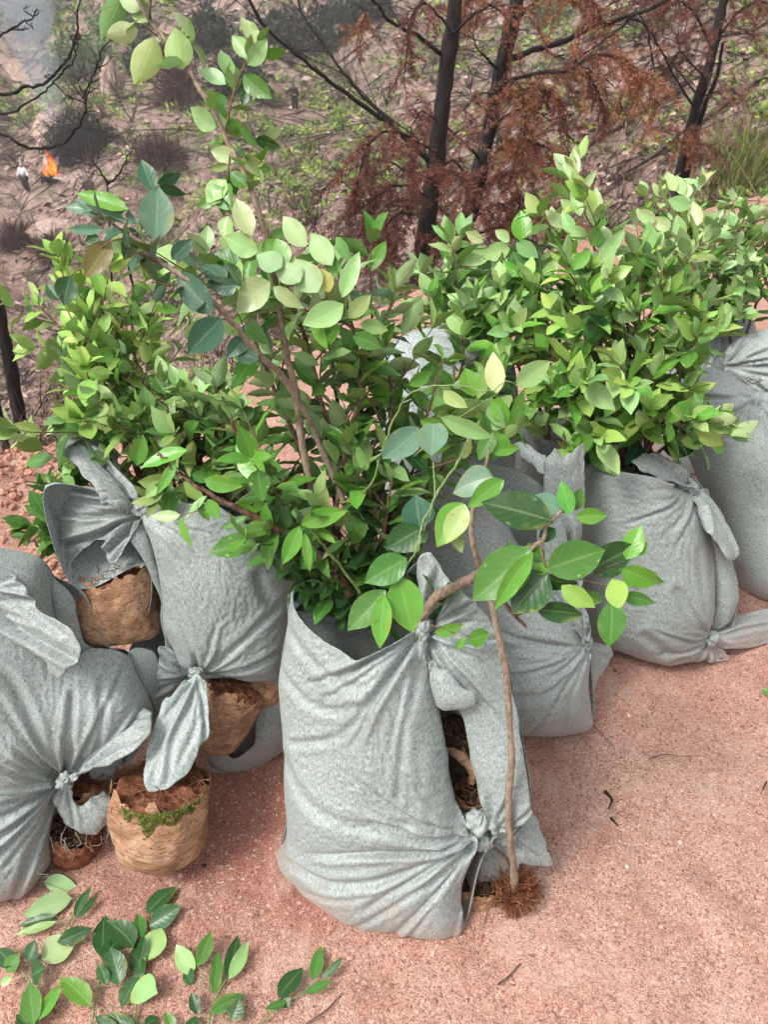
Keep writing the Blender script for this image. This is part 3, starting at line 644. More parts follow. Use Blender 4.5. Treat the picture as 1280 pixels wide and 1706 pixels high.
# ---- C: the sack cut by the left border
plC = plane3((0, 1495, 1.53), (250, 1380, 1.62), (60, 930, 1.49))
Cc = thing('woven_sack', G(60, 1480), 'pale grey sack at the left border, with a pointed ear and a torn frayed corner', 'sack')
sheet('front_panel', [(-190,940),(-60,900),(0,912),(42,920),(70,932),(84,960),(88,1010),(100,1060),(126,1090),(150,1080),(190,1082),(215,1095),(232,1130),(250,1165),(256,1200),(240,1225),(200,1262),(150,1280),(120,1292),(108,1302),(98,1320),(88,1360),(82,1400),(86,1430),(70,1460),(48,1486),(20,1498),(-60,1500),(-190,1490)],
      plC, M['fabric'], Cc, bulge=0.085, cell=0.0036, seed=21, lumps=0.010, knots=[(108,1296,0.26,0.011,28,0.35)],
      creases=[([(104,1290),(70,1200),(30,1120),(0,1090)],0.007,0.012),([(108,1288),(118,1220),(122,1140)],0.006,0.010),([(100,1300),(40,1310),(-20,1290)],0.008,0.008),([(100,1305),(60,1380),(30,1470)],0.006,0.010),([(104,1306),(84,1360),(60,1440)],0.005,0.008),([(112,1290),(160,1230),(170,1120)],0.007,0.007)],
      bumps=[(30,1220,0.10,0.016),(190,1150,0.08,0.016)])
sheet('pointed_ear', [(-80,960),(0,955),(40,975),(62,1015),(92,1032),(118,1052),(134,1080),(128,1100),(112,1118),(98,1132),(84,1120),(66,1098),(30,1072),(-20,1050),(-80,1030)],
      plane3((0,960,1.42),(130,1085,1.40),(60,1100,1.42)), M['fabric'], Cc, bulge=0.03, cell=0.0034, seed=22, lumps=0.006, knots=[(-60,980,0.30,0.008,22,0)], creases=[([(-20,1020),(50,1050),(110,1085)],0.006,0.008),([(-20,985),(40,1010),(100,1055)],0.006,0.006)], thick=0.0014)
sheet('folded_ear', [(110,1294),(104,1270),(120,1245),(150,1220),(180,1200),(215,1182),(240,1178),(252,1192),(250,1215),(235,1240),(205,1262),(170,1275),(140,1286),(122,1300)],
      plane3((110,1290,1.50),(250,1190,1.52),(200,1260,1.47)), M['fabric_grey'], Cc, bulge=0.035, cell=0.003, seed=23, lumps=0.005, knots=[(104,1300,0.22,0.007,16,0.2)], thick=0.0014, creases=[([(112,1280),(170,1235),(235,1195)],0.005,0.006)])
sheet('torn_flap', [(100,1300),(118,1306),(120,1330),(135,1345),(150,1330),(170,1322),(186,1330),(184,1355),(172,1380),(150,1392),(130,1388),(110,1372),(94,1352),(88,1325)],
      plane3((100,1300,1.52),(180,1340,1.55),(140,1385,1.54)), M['fabric'], Cc, bulge=0.02, cell=0.003, seed=24, fray=0.004, knots=[(106,1300,0.12,0.006,16,0)])
sheet('right_cloth', [(150,1285),(200,1262),(240,1225),(256,1200),(262,1180),(266,1110),(250,1080),(215,1086),(206,1130),(200,1300),(190,1375),(182,1382),(176,1330)], shift(plC, -0.03), M['fabric_grey'], Cc, bulge=0.04, cell=0.004, seed=25)
sheet('back_panel', [(-190,940),(0,925),(70,935),(90,960),(140,990),(175,1075),(215,1088),(252,1165),(256,1205),(200,1300),(190,1380),(130,1420),(86,1440),(20,1498),(-190,1490)], shift(plC, -0.02), M['fabric_grey'], Cc, bulge=0.13, sign=-1, cell=0.007, seed=26)
sheet('upper_cloth', [(70,935),(88,962),(118,990),(132,1040),(150,1078),(190,1082),(150,1095),(126,1100),(100,1080),(84,1040),(80,990)], shift(plC, -0.01), M['fabric_grey'], Cc, bulge=0.02, cell=0.004, seed=27)
knot(Cc, 106, 1300, 1.49, 0.016, M['fabric'], 25, (0.9, 0.9, 1.2), 0.6)
bf = Buf(); rs = np.random.RandomState(8)
for i in range(13):
    x0 = 72 + 110 * rs.rand(); y0 = (1440 - (x0 - 80) * 1.2) if rs.rand() < .5 else 1385 + 20 * rs.rand()
    dx, dy = rs.randn() * 14 + 14, 14 + 26 * rs.rand(); d0 = 1.50
    strand(bf, [(x0, y0 - 10, d0), (x0 + dx * .2 + 5 * rs.randn(), y0 + dy * .3, d0), (x0 + dx * .5 + 6 * rs.randn(), y0 + dy * .5, d0), (x0 + dx * .7 + 6 * rs.randn(), y0 + dy * .8, d0 + .01)], 0.0004 + 0.0004 * rs.rand(), (0.26, 0.26, 0.22, 1))
bf.build('frayed_threads', M['scatter'], Cc)

# ---- D: sack behind the front one, right
plF = plane3((870, 1215, 1.86), (985, 1215, 1.84), (850, 780, 1.74))
Fk = thing('woven_sack', G(900, 1215), 'pale grey sack half behind the front sack, with a ragged strip at its right', 'sack')
sheet('front_panel', [(690,800),(735,760),(780,770),(830,830),(860,900),(905,960),(945,1010),(975,1065),(984,1090),(982,1140),(986,1180),(987,1212),(965,1222),(930,1225),(890,1222),(830,1216),(760,1210),(700,1100),(680,950)],
      plF, M['fabric'], Fk, bulge=0.10, cell=0.0042, seed=31, lumps=0.008, knots=[(978,1072,0.22,0.010,22,0.3)], free=[(680,740,860,850)],
      creases=[([(975,1075),(930,1062),(870,1050)],0.012,0.008),([(978,1085),(955,1140),(930,1190)],0.006,0.010),([(980,1085),(968,1140),(955,1190)],0.005,0.007),([(860,1130),(920,1120),(975,1080)],0.010,0.006)], bumps=[(880,1150,0.09,0.02)])
sheet('side_cloth', [(895,880),(925,860),(945,900),(948,960),(962,1000),(978,1020),(984,1060),(976,1075),(960,1050),(935,1010),(905,960)], shift(plF, 0.03), M['fabric_grey'], Fk, bulge=0.02, cell=0.004, seed=32, knots=[(978,1070,0.22,0.008,26,0)])
sheet('ragged_strip', [(905,800),(908,765),(925,748),(940,762),(955,752),(970,736),(972,770),(974,830),(972,890),(968,940),(975,1000),(960,1000),(940,940),(920,880),(905,860)],
      plane3((905,800,1.74),(970,760,1.74),(960,990,1.78)), M['fabric_dirty'], Fk, bulge=0.025, cell=0.0036, seed=33, lumps=0.012, lump_scale=22, knots=[(950,1010,0.35,0.012,22,0)], fray=0.003)
sheet('frayed_strip', [(862,735),(885,742),(912,762),(918,776),(908,790),(885,772),(862,752)], plane3((862,740,1.78),(915,780,1.74),(880,770,1.76)), M['fabric_pale'], Fk, bulge=0.01, cell=0.0034, seed=34, fray=0.004)
knot(Fk, 979, 1072, 1.80, 0.018, M['fabric_grey'], 35, (0.8, 0.8, 1.2), 0)
sheet('side_corner', [(982,1075),(1005,1076),(1022,1084),(1018,1105),(1000,1130),(992,1150),(985,1160),(982,1120)], plane3((982,1080,1.84),(1020,1085,1.88),(990,1150,1.88)), M['fabric_grey'], Fk, bulge=0.015, cell=0.004, seed=36, knots=[(980,1075,0.08,0.005,12,0)])
sheet('back_panel', [(690,800),(735,780),(780,780),(850,790),(920,830),(950,900),(970,1000),(984,1090),(986,1212),(930,1222),(830,1214),(760,1205),(700,1100)], shift(plF, -0.02), M['fabric_grey'], Fk, bulge=0.13, sign=-1, cell=0.008, seed=37, free=[(700,740,930,850)])

# ---- E: sack on the right with the bow knots
plG = plane3((1000, 1080, 2.07), (1200, 1100, 2.04), (1060, 765, 1.93))
Gk = thing('woven_sack', G(1110, 1100), 'grey sack tied at its upper right and foot, a tail lying on the sand', 'sack')
sheet('front_panel', [(974,760),(1000,768),(1040,774),(1075,780),(1110,795),(1140,808),(1156,812),(1166,840),(1178,880),(1190,920),(1192,980),(1188,1030),(1186,1060),(1190,1082),(1204,1092),(1190,1104),(1150,1102),(1110,1108),(1070,1098),(1030,1084),(1002,1076),(984,1060),(975,1000),(966,900),(965,820)],
      plG, M['fabric_grey'], Gk, bulge=0.115, cell=0.0045, seed=41, lumps=0.009, knots=[(1186,1062,0.24,0.011,22,0.3),(1156,812,0.16,0.008,18,0.35)], free=[(985,740,1130,800)],
      creases=[([(1186,1060),(1150,1075),(1110,1070),(1060,1030)],0.012,0.012),([(1184,1050),(1140,1020),(1110,960)],0.010,0.008),([(1160,815),(1172,920),(1182,1050)],0.007,0.010),([(1180,1055),(1160,980),(1150,900)],0.010,0.006)], bumps=[(1080,1010,0.12,0.02)])
sheet('side_panel', [(1158,812),(1172,822),(1190,850),(1205,890),(1222,935),(1230,975),(1230,1010),(1222,1030),(1204,1048),(1188,1060),(1186,1010),(1184,940),(1172,870)], shift(plG, -0.015), M['fabric_grey'], Gk, bulge=0.05, cell=0.0042, seed=42, knots=[(1186,1060,0.12,0.006,18,0.2),(1156,812,0.12,0.005,18,0)])
sheet('lower_tail', [(1186,1060),(1204,1045),(1230,1028),(1262,1018),(1290,1014),(1345,1006),(1350,1060),(1300,1066),(1262,1078),(1225,1082),(1200,1078)], plane3((1190,1060,2.02),(1280,1020,2.12),(1260,1075,2.08)), M['fabric'], Gk, bulge=0.035, cell=0.004, seed=43, lumps=0.006, knots=[(1184,1064,0.22,0.009,16,0.1)], creases=[([(1200,1062),(1250,1045),(1310,1036)],0.006,0.008)], thick=0.0014)
sheet('upper_tail', [(1156,815),(1172,818),(1184,832),(1206,866),(1226,905),(1231,922),(1216,932),(1198,908),(1182,885),(1168,852)], plane3((1158,815,1.93),(1228,918,1.96),(1185,870,1.90)), M['fabric'], Gk, bulge=0.02, cell=0.0036, seed=44, knots=[(1156,812,0.25,0.008,18,0)], thick=0.0014)
sheet('upper_ear', [(1156,814),(1140,812),(1110,800),(1082,790),(1062,778),(1056,764),(1070,754),(1095,756),(1125,768),(1142,772),(1150,792),(1160,806)], plane3((1156,812,1.90),(1060,765,1.86),(1140,775,1.94)), M['fabric_dirty'], Gk, bulge=0.028, cell=0.0036, seed=45, knots=[(1158,812,0.25,0.009,16,0)], thick=0.0014)
knot(Gk, 1155, 812, 1.91, 0.016, M['fabric_grey'], 46, (1, 0.9, 0.9), 0.5)
knot(Gk, 1187, 1064, 2.00, 0.020, M['fabric'], 47, (0.9, 0.9, 1.1), 0.2)
sheet('foot_scrap', [(1188,1068),(1202,1076),(1216,1096),(1208,1106),(1194,1104),(1184,1086)], plane3((1188,1068,2.03),(1215,1100,2.05),(1190,1104,2.045)), M['fabric_dirty'], Gk, bulge=0.01, cell=0.0036, seed=48, fray=0.006)
sheet('back_panel', [(974,775),(1060,765),(1150,790),(1190,850),(1222,935),(1230,1000),(1204,1085),(1110,1106),(1030,1084),(984,1060),(966,900)], shift(plG, -0.02), M['fabric_grey'], Gk, bulge=0.13, sign=-1, cell=0.009, seed=49, free=[(985,740,1130,800)])

# ---- F: tall sack at the right border, G: the one behind it
plH = plane3((1220, 990, 2.30), (1300, 1008, 2.27), (1200, 610, 2.17))
H_ = thing('woven_sack', G(1290, 1005), 'tall full grey sack at the right border, gathered in a pucker near its top', 'sack')
sheet('front_panel', [(1150,640),(1168,622),(1186,612),(1215,622),(1240,634),(1262,650),(1290,655),(1380,665),(1470,700),(1480,850),(1460,1000),(1380,1012),(1300,1008),(1262,1002),(1236,985),(1222,950),(1205,900),(1185,850),(1160,790),(1142,740),(1132,690),(1136,645)],
      plH, M['fabric'], H_, power=.62, bulge=0.13, cell=0.005, seed=51, lumps=0.010, lump_scale=6, knots=[(1258,662,0.20,0.010,20,0.05)], bumps=[(1230,900,0.10,0.012)], creases=[([(1258,634),(1220,640),(1165,625)],0.008,0.008),([(1255,630),(1215,610),(1185,595)],0.007,0.008),([(1262,640),(1300,700),(1330,780)],0.008,0.006)])
sheet('back_panel', [(1150,640),(1168,622),(1186,612),(1215,622),(1240,634),(1262,650),(1290,655),(1380,665),(1470,700),(1480,850),(1460,1000),(1380,1012),(1300,1008),(1262,1002),(1236,985),(1222,950),(1205,900),(1185,850),(1160,790),(1142,740),(1132,690),(1136,645)], shift(plH, 0.0), M['fabric_grey'], H_, bulge=0.14, sign=-1, cell=0.01, seed=52)
knot(H_, 1257, 632, 2.05, 0.016, M['fabric_grey'], 53, (1.3, 0.8, 0.7), 0.2)
plI = plane3((1215, 720, 2.62), (1300, 730, 2.60), (1240, 540, 2.50))
I_ = thing('woven_sack', G(1290, 870), 'small part of a grey sack at the right edge, behind the tall full sack', 'sack')
sheet('front_panel', [(1204,600),(1216,578),(1240,560),(1280,548),(1360,540),(1480,565),(1500,640),(1500,860),(1250,850),(1222,700),(1210,620)], plI, M['fabric'], I_, power=.6, bulge=0.09, cell=0.006, seed=55, lumps=0.01, knots=[(1210,610,0.35,0.014,22,0)])
sheet('back_panel', [(1204,600),(1216,578),(1240,560),(1280,548),(1360,540),(1480,565),(1500,640),(1500,860),(1250,850),(1222,700),(1210,620)], shift(plI, 0.0), M['fabric_grey'], I_, bulge=0.12, sign=-1, cell=0.012, seed=56)
plI2 = plane3((1150, 720, 2.85), (1250, 720, 2.85), (1200, 520, 2.75))
I2 = thing('woven_sack', G(1190, 800), 'dull dark grey sack in the gap behind the two sacks at the right edge', 'sack')
sheet('front_panel', [(1110,560),(1150,540),(1190,535),(1240,530),(1262,560),(1270,800),(1110,800),(1100,650)], plI2, M['fabric_grey'], I2, bulge=0.12, cell=0.006, seed=57, lumps=0.01, knots=[(1190,545,0.15,0.008,18,0)])
sheet('back_panel', [(1110,560),(1150,540),(1190,535),(1240,530),(1262,560),(1270,800),(1110,800),(1100,650)], shift(plI2, 0.0), M['fabric_grey'], I2, bulge=0.1, sign=-1, cell=0.012, seed=58)
# ---- J: sack behind the middle, showing pale through the leaves; K: behind the left sack
plJ = plane3((660, 900, 2.10), (860, 900, 2.12), (760, 560, 2.02))
J_ = thing('woven_sack', G(760, 980), 'whitish sack showing through the leaves in the middle, behind the front sack', 'sack')
sheet('front_panel', [(632,600),(648,575),(680,555),(720,545),(770,540),(820,555),(850,590),(862,640),(862,700),(858,780),(850,900),(830,960),(700,960),(640,900),(630,760),(628,660)], plJ, M['fabric_pale'], J_, bulge=0.11, cell=0.006, seed=61, lumps=0.012, knots=[(850,600,0.2,0.010,22,0.1),(660,565,0.15,0.008,16,0)])
sheet('back_panel', [(632,600),(648,575),(680,555),(720,545),(770,540),(820,555),(850,590),(862,640),(862,700),(858,780),(850,900),(830,960),(700,960),(640,900),(630,760),(628,660)], shift(plJ, 0.0), M['fabric_grey'], J_, bulge=0.12, sign=-1, cell=0.012, seed=62)
plK = plane3((340, 1060, 1.98), (470, 1060, 1.98), (400, 780, 1.90))
K_ = thing('woven_sack', G(400, 1100), 'grey corner of a sack standing behind the leaf shaped tail sack, under the dark leaves', 'sack')
sheet('front_panel', [(300,800),(340,775),(375,768),(410,765),(455,775),(490,790),(540,830),(560,900),(540,1040),(480,1110),(330,1110),(290,1000),(285,880)], plK, M['fabric_grey'], K_, bulge=0.11, cell=0.006, seed=65, lumps=0.01, knots=[(385,775,0.2,0.008,20,0)])
sheet('back_panel', [(300,800),(340,775),(375,768),(410,765),(455,775),(490,790),(540,830),(560,900),(540,1040),(480,1110),(330,1110),(290,1000),(285,880)], shift(plK, 0.0), M['fabric_grey'], K_, bulge=0.11, sign=-1, cell=0.012, seed=66)
plL = plane3((880, 940, 2.45), (980, 940, 2.45), (920, 690, 2.35))
L_ = thing('woven_sack', G(930, 990), 'dark shaded sack in the gap behind the ragged strip and the bow knotted sack', 'sack')
sheet('front_panel', [(860,720),(880,690),(930,680),(1000,685),(1060,700),(1080,800),(1060,950),(900,960),(860,900),(850,800)], plL, M['fabric_grey'], L_, bulge=0.10, cell=0.007, seed=68, knots=[(870,700,0.2,0.008,20,0)])
sheet('back_panel', [(860,720),(880,690),(930,680),(1000,685),(1060,700),(1080,800),(1060,950),(900,960),(860,900),(850,800)], shift(plL, 0.0), M['fabric_grey'], L_, bulge=0.1, sign=-1, cell=0.012, seed=69)
for o_ in (A, B, Cc, Fk, Gk, H_, I_, I2, J_, K_, L_): o_['group'] = 'woven sacks of saplings along the path'

# ================================================================ root balls
def root_ball(cpx, cpy, D, rad, hgt, label, axis=(0, 0, 1), seed=0, moss=False, stem=True, taper=0.92, dark=False, wrapmat=None):
    c = P(cpx, cpy, np.float64(D)); ax = np.array(axis, float); ax /= np.linalg.norm(ax)
    e1 = np.cross(ax, [0.2, 1, 0.1]); e1 /= np.linalg.norm(e1); e2 = np.cross(ax, e1)
    base = c - ax * hgt / 2
    th = thing('root_ball', base, label, 'root ball', 'wrapped root balls of the saplings')
    nu, nv = 96, 44; u = np.linspace(0, 2 * math.pi, nu, endpoint=False); s = np.linspace(0, 1, nv)
    Uu, S = np.meshgrid(u, s)
    prof = np.where(S < 0.16, np.sqrt(np.clip(1 - ((0.16 - S) / 0.16) ** 2, 0, 1)) * 0.22 + 0.78, 1.0); prof = np.where(S < 0.02, prof * S / 0.02, prof)
    prof = prof * (taper + (1 - taper) * S) + 0.10 * np.sin(S * 3.1)
    rr = rad * prof * (1 + 0.10 * fbm(np.cos(Uu) * 1.6 + seed, np.sin(Uu) * 1.6, S * 2, 3, seed) + 0.016 * vnoise(np.cos(Uu) * 7, np.sin(Uu) * 7, S * 9, seed + 3) - 0.03 * np.abs(vnoise(np.cos(Uu) * 2.2, np.sin(Uu) * 2.2, S * 16, seed + 4)))
    hh = S * hgt * (1 + (S > 0.9) * 0.0); hh = hh + (S ** 10) * hgt * (0.13 * vnoise(Uu * 2.2, 0, 0, seed + 5) + 0.07 * vnoise(Uu * 9, 0, 0, seed + 6))
    V = base + rr[..., None] * (np.cos(Uu)[..., None] * e1 + np.sin(Uu)[..., None] * e2) + hh[..., None] * ax
    i = np.arange(nv - 1)[:, None] * nu; j = np.arange(nu)[None]; k = (j + 1) % nu
    q = np.stack([i + j, i + k, i + nu + k, i + nu + j], -1).reshape(-1, 4)
    adopt(th, mesh_obj('wrap', V.reshape(-1, 3), q, wrapmat or M['wrap']))
    # soil disc
    nr = 22; R_ = np.linspace(0.001, 1, nr); Uu, R2 = np.meshgrid(u, R_)
    top = base + ax * hgt * 0.93
    sh = 0.10 * rad * fbm(np.cos(Uu) * R2 * 3 + seed, np.sin(Uu) * R2 * 3, 0, 4, seed + 9) + 0.12 * rad * (1 - R2 ** 2)
    V = top + (rad * 0.97 * R2)[..., None] * (np.cos(Uu)[..., None] * e1 + np.sin(Uu)[..., None] * e2) + sh[..., None] * ax
    i = np.arange(nr - 1)[:, None] * nu
    q = np.stack([i + j, i + nu + j, i + nu + k, i + k], -1).reshape(-1, 4)
    adopt(th, mesh_obj('soil', V.reshape(-1, 3), q, M['dark_soil_shade'] if dark else M['soil']))
    r = np.random.RandomState(seed)
    bf = Buf()
    for t in range(60):                                       # hair roots on the soil
        a = r.rand() * 6.28; d = rad * r.rand() ** .5 * .95; p0 = top + d * (math.cos(a) * e1 + math.sin(a) * e2) + ax * (0.02 * rad + 0.1 * rad * (1 - (d / rad) ** 2))
        pts = [p0]
        for z in range(5): pts.append(pts[-1] + (r.randn() * e1 + r.randn() * e2) * rad * 0.12 + ax * r.randn() * rad * 0.07)
        tube(bf, catmull(pts, 3), 0.0007 + 0.0005 * r.rand(), 4, (0.30, 0.14, 0.08, 1), False)
    bf.build('hair_roots', M['needle'], th)
    if moss:
        n = 1500; a = moss[0] + (r.randn(n)) * moss[1]; s_ = 1 - np.abs(r.randn(n)) * 0.09 * (1 + vnoise(a * 4, 0, 0, 3))
        p = base + (rad * (1.02 + .03 * r.rand(n)))[:, None] * (np.cos(a)[:, None] * e1 + np.sin(a)[:, None] * e2) + (hgt * s_)[:, None] * ax
        cl = np.where(r.rand(n, 1) < .5, (0.07, 0.095, 0.015), (0.15, 0.165, 0.03)) * (0.6 + 0.6 * r.rand(n, 1))
        o = pebbles('moss', p, 0.0012 + 0.0022 * r.rand(n), cl, M['stone'], seed, 1.0); adopt(th, o); o['kind'] = 'stuff'
    return th, top, ax
import_rb = root_ball
E_ball, _, _ = root_ball(268, 1362, DG(268, 1450) - 0.03, 0.088, 0.165, 'wrapped brown root ball standing on the sand, green moss on its rim', (0.08, 0.30, 1), 3, moss=(2.1, .42))
B_ball, _, _ = root_ball(197, 1012, 1.655, 0.089, 0.145, 'wrapped tan root ball bulging out below the knotted left shoulder of a sack', (-0.10, 0.62, 1), 4)
root_ball(372, 1190, 1.70, 0.066, 0.15, 'brown root ball lying tilted behind the leaf shaped tail', (0.45, 0.3, 0.85), 5)
root_ball(440, 1140, 1.78, 0.062, 0.13, 'reddish root ball tucked in the shadow above the tilted one', (0.5, 0.3, 0.7), 6)
root_ball(782, 1322, 1.53, 0.060, 0.085, 'root ball seen through the long slit of the front sack', (0.0, 0.1, 1), 7, dark=True)
root_ball(140, 1325, 1.62, 0.055, 0.10, 'dark root ball inside the torn corner of the sack at the left border', (0.1, 0.2, 1), 8)
root_ball(125, 1400, 1.60, 0.052, 0.08, 'lowest root ball behind the frayed threads at the left border', (0.1, 0.2, 1), 9, dark=True, wrapmat=M['soil'])
root_ball(800, 1480, 1.54, 0.045, 0.06, 'dark earthy root ball peeping out under the bottom knot of the front sack', (0.0, 0.2, 1), 10, dark=True)
root_ball(760, 1235, 1.56, 0.075, 0.13, 'added dark ball painting the shade higher up inside the front sack slit', (0.1, 0.1, 1), 12, dark=True, wrapmat=M['dark_soil_shade'])  # added ball, its dark wrap stands in for shade inside the slit
root_ball(640, 1330, 1.58, 0.10, 0.17, 'added root ball mostly hidden inside the front sack left of its slit', (0.0, 0.1, 1), 13, dark=True)  # added inside the sack to keep the slit dark
root_ball(820, 690, 2.0, 0.04, 0.09, 'orange brown root ball glimpsed between leaves above the dark gap', (0.0, 0.2, 1), 11)

_b = Buf(); tube(_b, catmull([P(a, b, np.float64(c)) for a, b, c in [(735,1225,1.50),(752,1245,1.485),(772,1262,1.48),(788,1285,1.485),(786,1305,1.49)]], 6), [.010, .013, .012, .009, .008], 9, rough=.3, seed=9)
_o = _b.build('bent_root', M['wrap']); tag(_o, 'thick pale bent root crossing the dark slit of the front sack', 'root')
# ================================================================ the hillside beyond
def PY(px, py, y):
    r = ray(px, py); return CAM + (np.asarray(y, float) / r[..., 1])[..., None] * r
def hit(px, py, t0=3.0, t1=300.0):
    """where the sight line of a photo pixel meets the terrain"""
    t = np.exp(np.linspace(math.log(t0), math.log(t1), 1500)); r = ray(px, py); p = CAM + t[:, None] * r
    h = terrain(p[:, 0], p[:, 1]); b = p[:, 2] < h
    k = int(np.argmax(b)) if b.any() else len(t) - 1
    q = p[k].copy(); q[2] = terrain(q[0:1], q[1:2])[0]; return q, float(t[k])
def project(p):
    d = p - CAM; D = d @ FWD; return 640 + F * d[..., 0] / D, 853 - F * (d @ UPV) / D, D

rs = np.random.RandomState(11)
def rnd_unit(n, r=rs):
    v = r.randn(n, 3); return v / np.linalg.norm(v, axis=1)[:, None]
def flakes(pos, d, nrm, L, W, cols, fold=0.0):
    """leaf shaped two-triangle flakes as arrays"""
    nrm = nrm - (nrm * d).sum(1)[:, None] * d; nrm /= np.linalg.norm(nrm, axis=1)[:, None] + 1e-9
    s = np.cross(d, nrm); L = L[:, None]; W = W[:, None]
    v = np.stack([pos, pos + d * L * .45 + s * W * .5 + nrm * W * fold, pos + d * L, pos + d * L * .45 - s * W * .5 + nrm * W * fold], 1)
    f = np.array([[0, 1, 2], [0, 2, 3]])[None] + 4 * np.arange(len(pos))[:, None, None]
    c = np.repeat(np.hstack([cols, np.ones((len(pos), 1))]), 4, 0)
    return v.reshape(-1, 3), f.reshape(-1, 3), c
def sticks(p0, p1, r, cols):
    """thin three-sided prisms"""
    d = p1 - p0; d /= np.linalg.norm(d, axis=1)[:, None] + 1e-9
    a = np.cross(d, rnd_unit(len(d))); a /= np.linalg.norm(a, axis=1)[:, None] + 1e-9; b = np.cross(d, a)
    vs = []
    for p, k in ((p0, 1.0), (p1, 0.35)):
        for an in (0, 2.094, 4.189): vs.append(p + (a * math.cos(an) + b * math.sin(an)) * (r * k)[:, None])
    v = np.stack(vs, 1); f = np.array([[0, 1, 4, 3], [1, 2, 5, 4], [2, 0, 3, 5]])[None] + 6 * np.arange(len(d))[:, None, None]
    return v.reshape(-1, 3), f.reshape(-1, 4), np.repeat(np.hstack([cols, np.ones((len(d), 1))]), 6, 0)
def fan(n, r0=3.0, r1=130.0, az=40):
    a = RAD(az) * (2 * rs.rand(n) - 1); r = np.exp(math.log(r0) + (math.log(r1) - math.log(r0)) * rs.rand(n))
    x, y = r * np.sin(a), r * np.cos(a); k = edge_s(x, y) > 0.12; x, y = x[k], y[k]
    return np.stack([x, y, terrain(x, y)], -1), r[k]
GREEN = [(560, 260, 130, 100, 2.0), (1100, 200, 120, 60, .9), (760, 60, 60, 60, .6), (380, 300, 80, 60, .8), (640, 160, 60, 60, 1.0), (450, 220, 70, 40, .8), (930, 20, 80, 40, 1.0), (1230, 150, 80, 50, 1.1), (1110, 215, 90, 30, .9), (1240, 240, 60, 60, 1.0),
         (140, 60, 90, 60, .8), (330, 190, 60, 50, .7), (90, 395, 60, 22, .9), (300, 600, 60, 50, .6), (240, 250, 40, 40, .5), (820, 200, 40, 60, .5), (520, 350, 100, 60, .9), (680, 60, 60, 50, .4), (450, 320, 80, 40, .6)]
def greenness(p):
    px, py, D = project(p); g = 0.22 + 0 * px
    for (a, b, sx, sy, k) in GREEN: g = np.maximum(g, k * np.exp(-((px - a) / sx) ** 2 - ((py - b) / sy) ** 2))
    return g + 0.5 * vnoise(p[:, 0] / (1 + D * .06), p[:, 1] / (1 + D * .06), 0, 41)
# leaf litter and clods
p, r = fan(90000); k = (np.hypot(p[:, 0] + 6.4, p[:, 1] - 61.5) > 2.0) & (np.hypot(p[:, 0] + 23.3, p[:, 1] - 52) > 2.5); p, r = p[k], r[k]; n = len(p); k = rs.rand(n, 1)
patch = vnoise(p[:, 0] / 3, p[:, 1] / 3, 0, 44)[:, None]
c = np.where(k < .30 - .2 * patch, (0.060, 0.038, 0.034), np.where(k < .52, (0.28, 0.19, 0.155), np.where(k < .78, (0.48, 0.345, 0.29), (0.64, 0.50, 0.43)))) * (0.7 + .6 * rs.rand(n, 1))
sz = (0.010 + 0.0052 * r) * (0.5 + rs.rand(n) ** 2)
v, f, c = flakes(p + [0, 0, .01], rnd_unit(n) * [1, 1, .35], rnd_unit(n) + [0, 0, 1.0], sz * 2.2, sz, c, 0.2)
tag(mesh_obj('leaf_litter', v, f, M['scatter'], cols=c, smooth=False), 'dry brown leaf litter covering the cleared hillside', 'litter', kind='stuff')
# dry sticks lying down the slope
p, r = fan(22000); n = len(p)
d = rnd_unit(n) * [1, 1, .25] + np.array([-.5, -.35, -.1]); L = (0.10 + 0.022 * r) * (.5 + rs.rand(n) * 1.6)
e = p + d * L[:, None]; e[:, 2] = terrain(e[:, 0], e[:, 1]) + L * (.05 + .35 * rs.rand(n) ** 2)
c = np.where(rs.rand(n, 1) < .55, (0.055, 0.040, 0.038), (0.24, 0.17, 0.145)) * (.6 + .8 * rs.rand(n, 1))
v, f, c = sticks(p + [0, 0, .02], e, (0.0016 + 0.0009 * r) * (.5 + rs.rand(n)), c)
# standing dead brush
p, r = fan(1500, 3.0, 80); k = (np.hypot(p[:, 0] + 6.4, p[:, 1] - 60.5) > 3.5) & (np.hypot(p[:, 0] + 23, p[:, 1] - 51) > 4); p, r = p[k], r[k]; m = 14; p = np.repeat(p, m, 0); r = np.repeat(r, m); d = rnd_unit(len(p)); d[:, 2] = np.abs(d[:, 2]) * 1.4 + .3
L = (0.10 + 0.016 * r) * (.4 + rs.rand(len(p))); c2 = (0.10, 0.065, 0.06) * (.4 + 1.2 * rs.rand(len(p), 1))
v2, f2, c2 = sticks(p, p + d * L[:, None], (0.0010 + 0.00055 * r), c2)
tag(mesh_obj('dry_brush', np.vstack([v, v2]), np.vstack([f, f2 + len(v)]), M['scatter'], cols=np.vstack([c, c2]), smooth=False), 'dead twigs and cut brush strewn down the burnt slope', 'brush', kind='stuff')
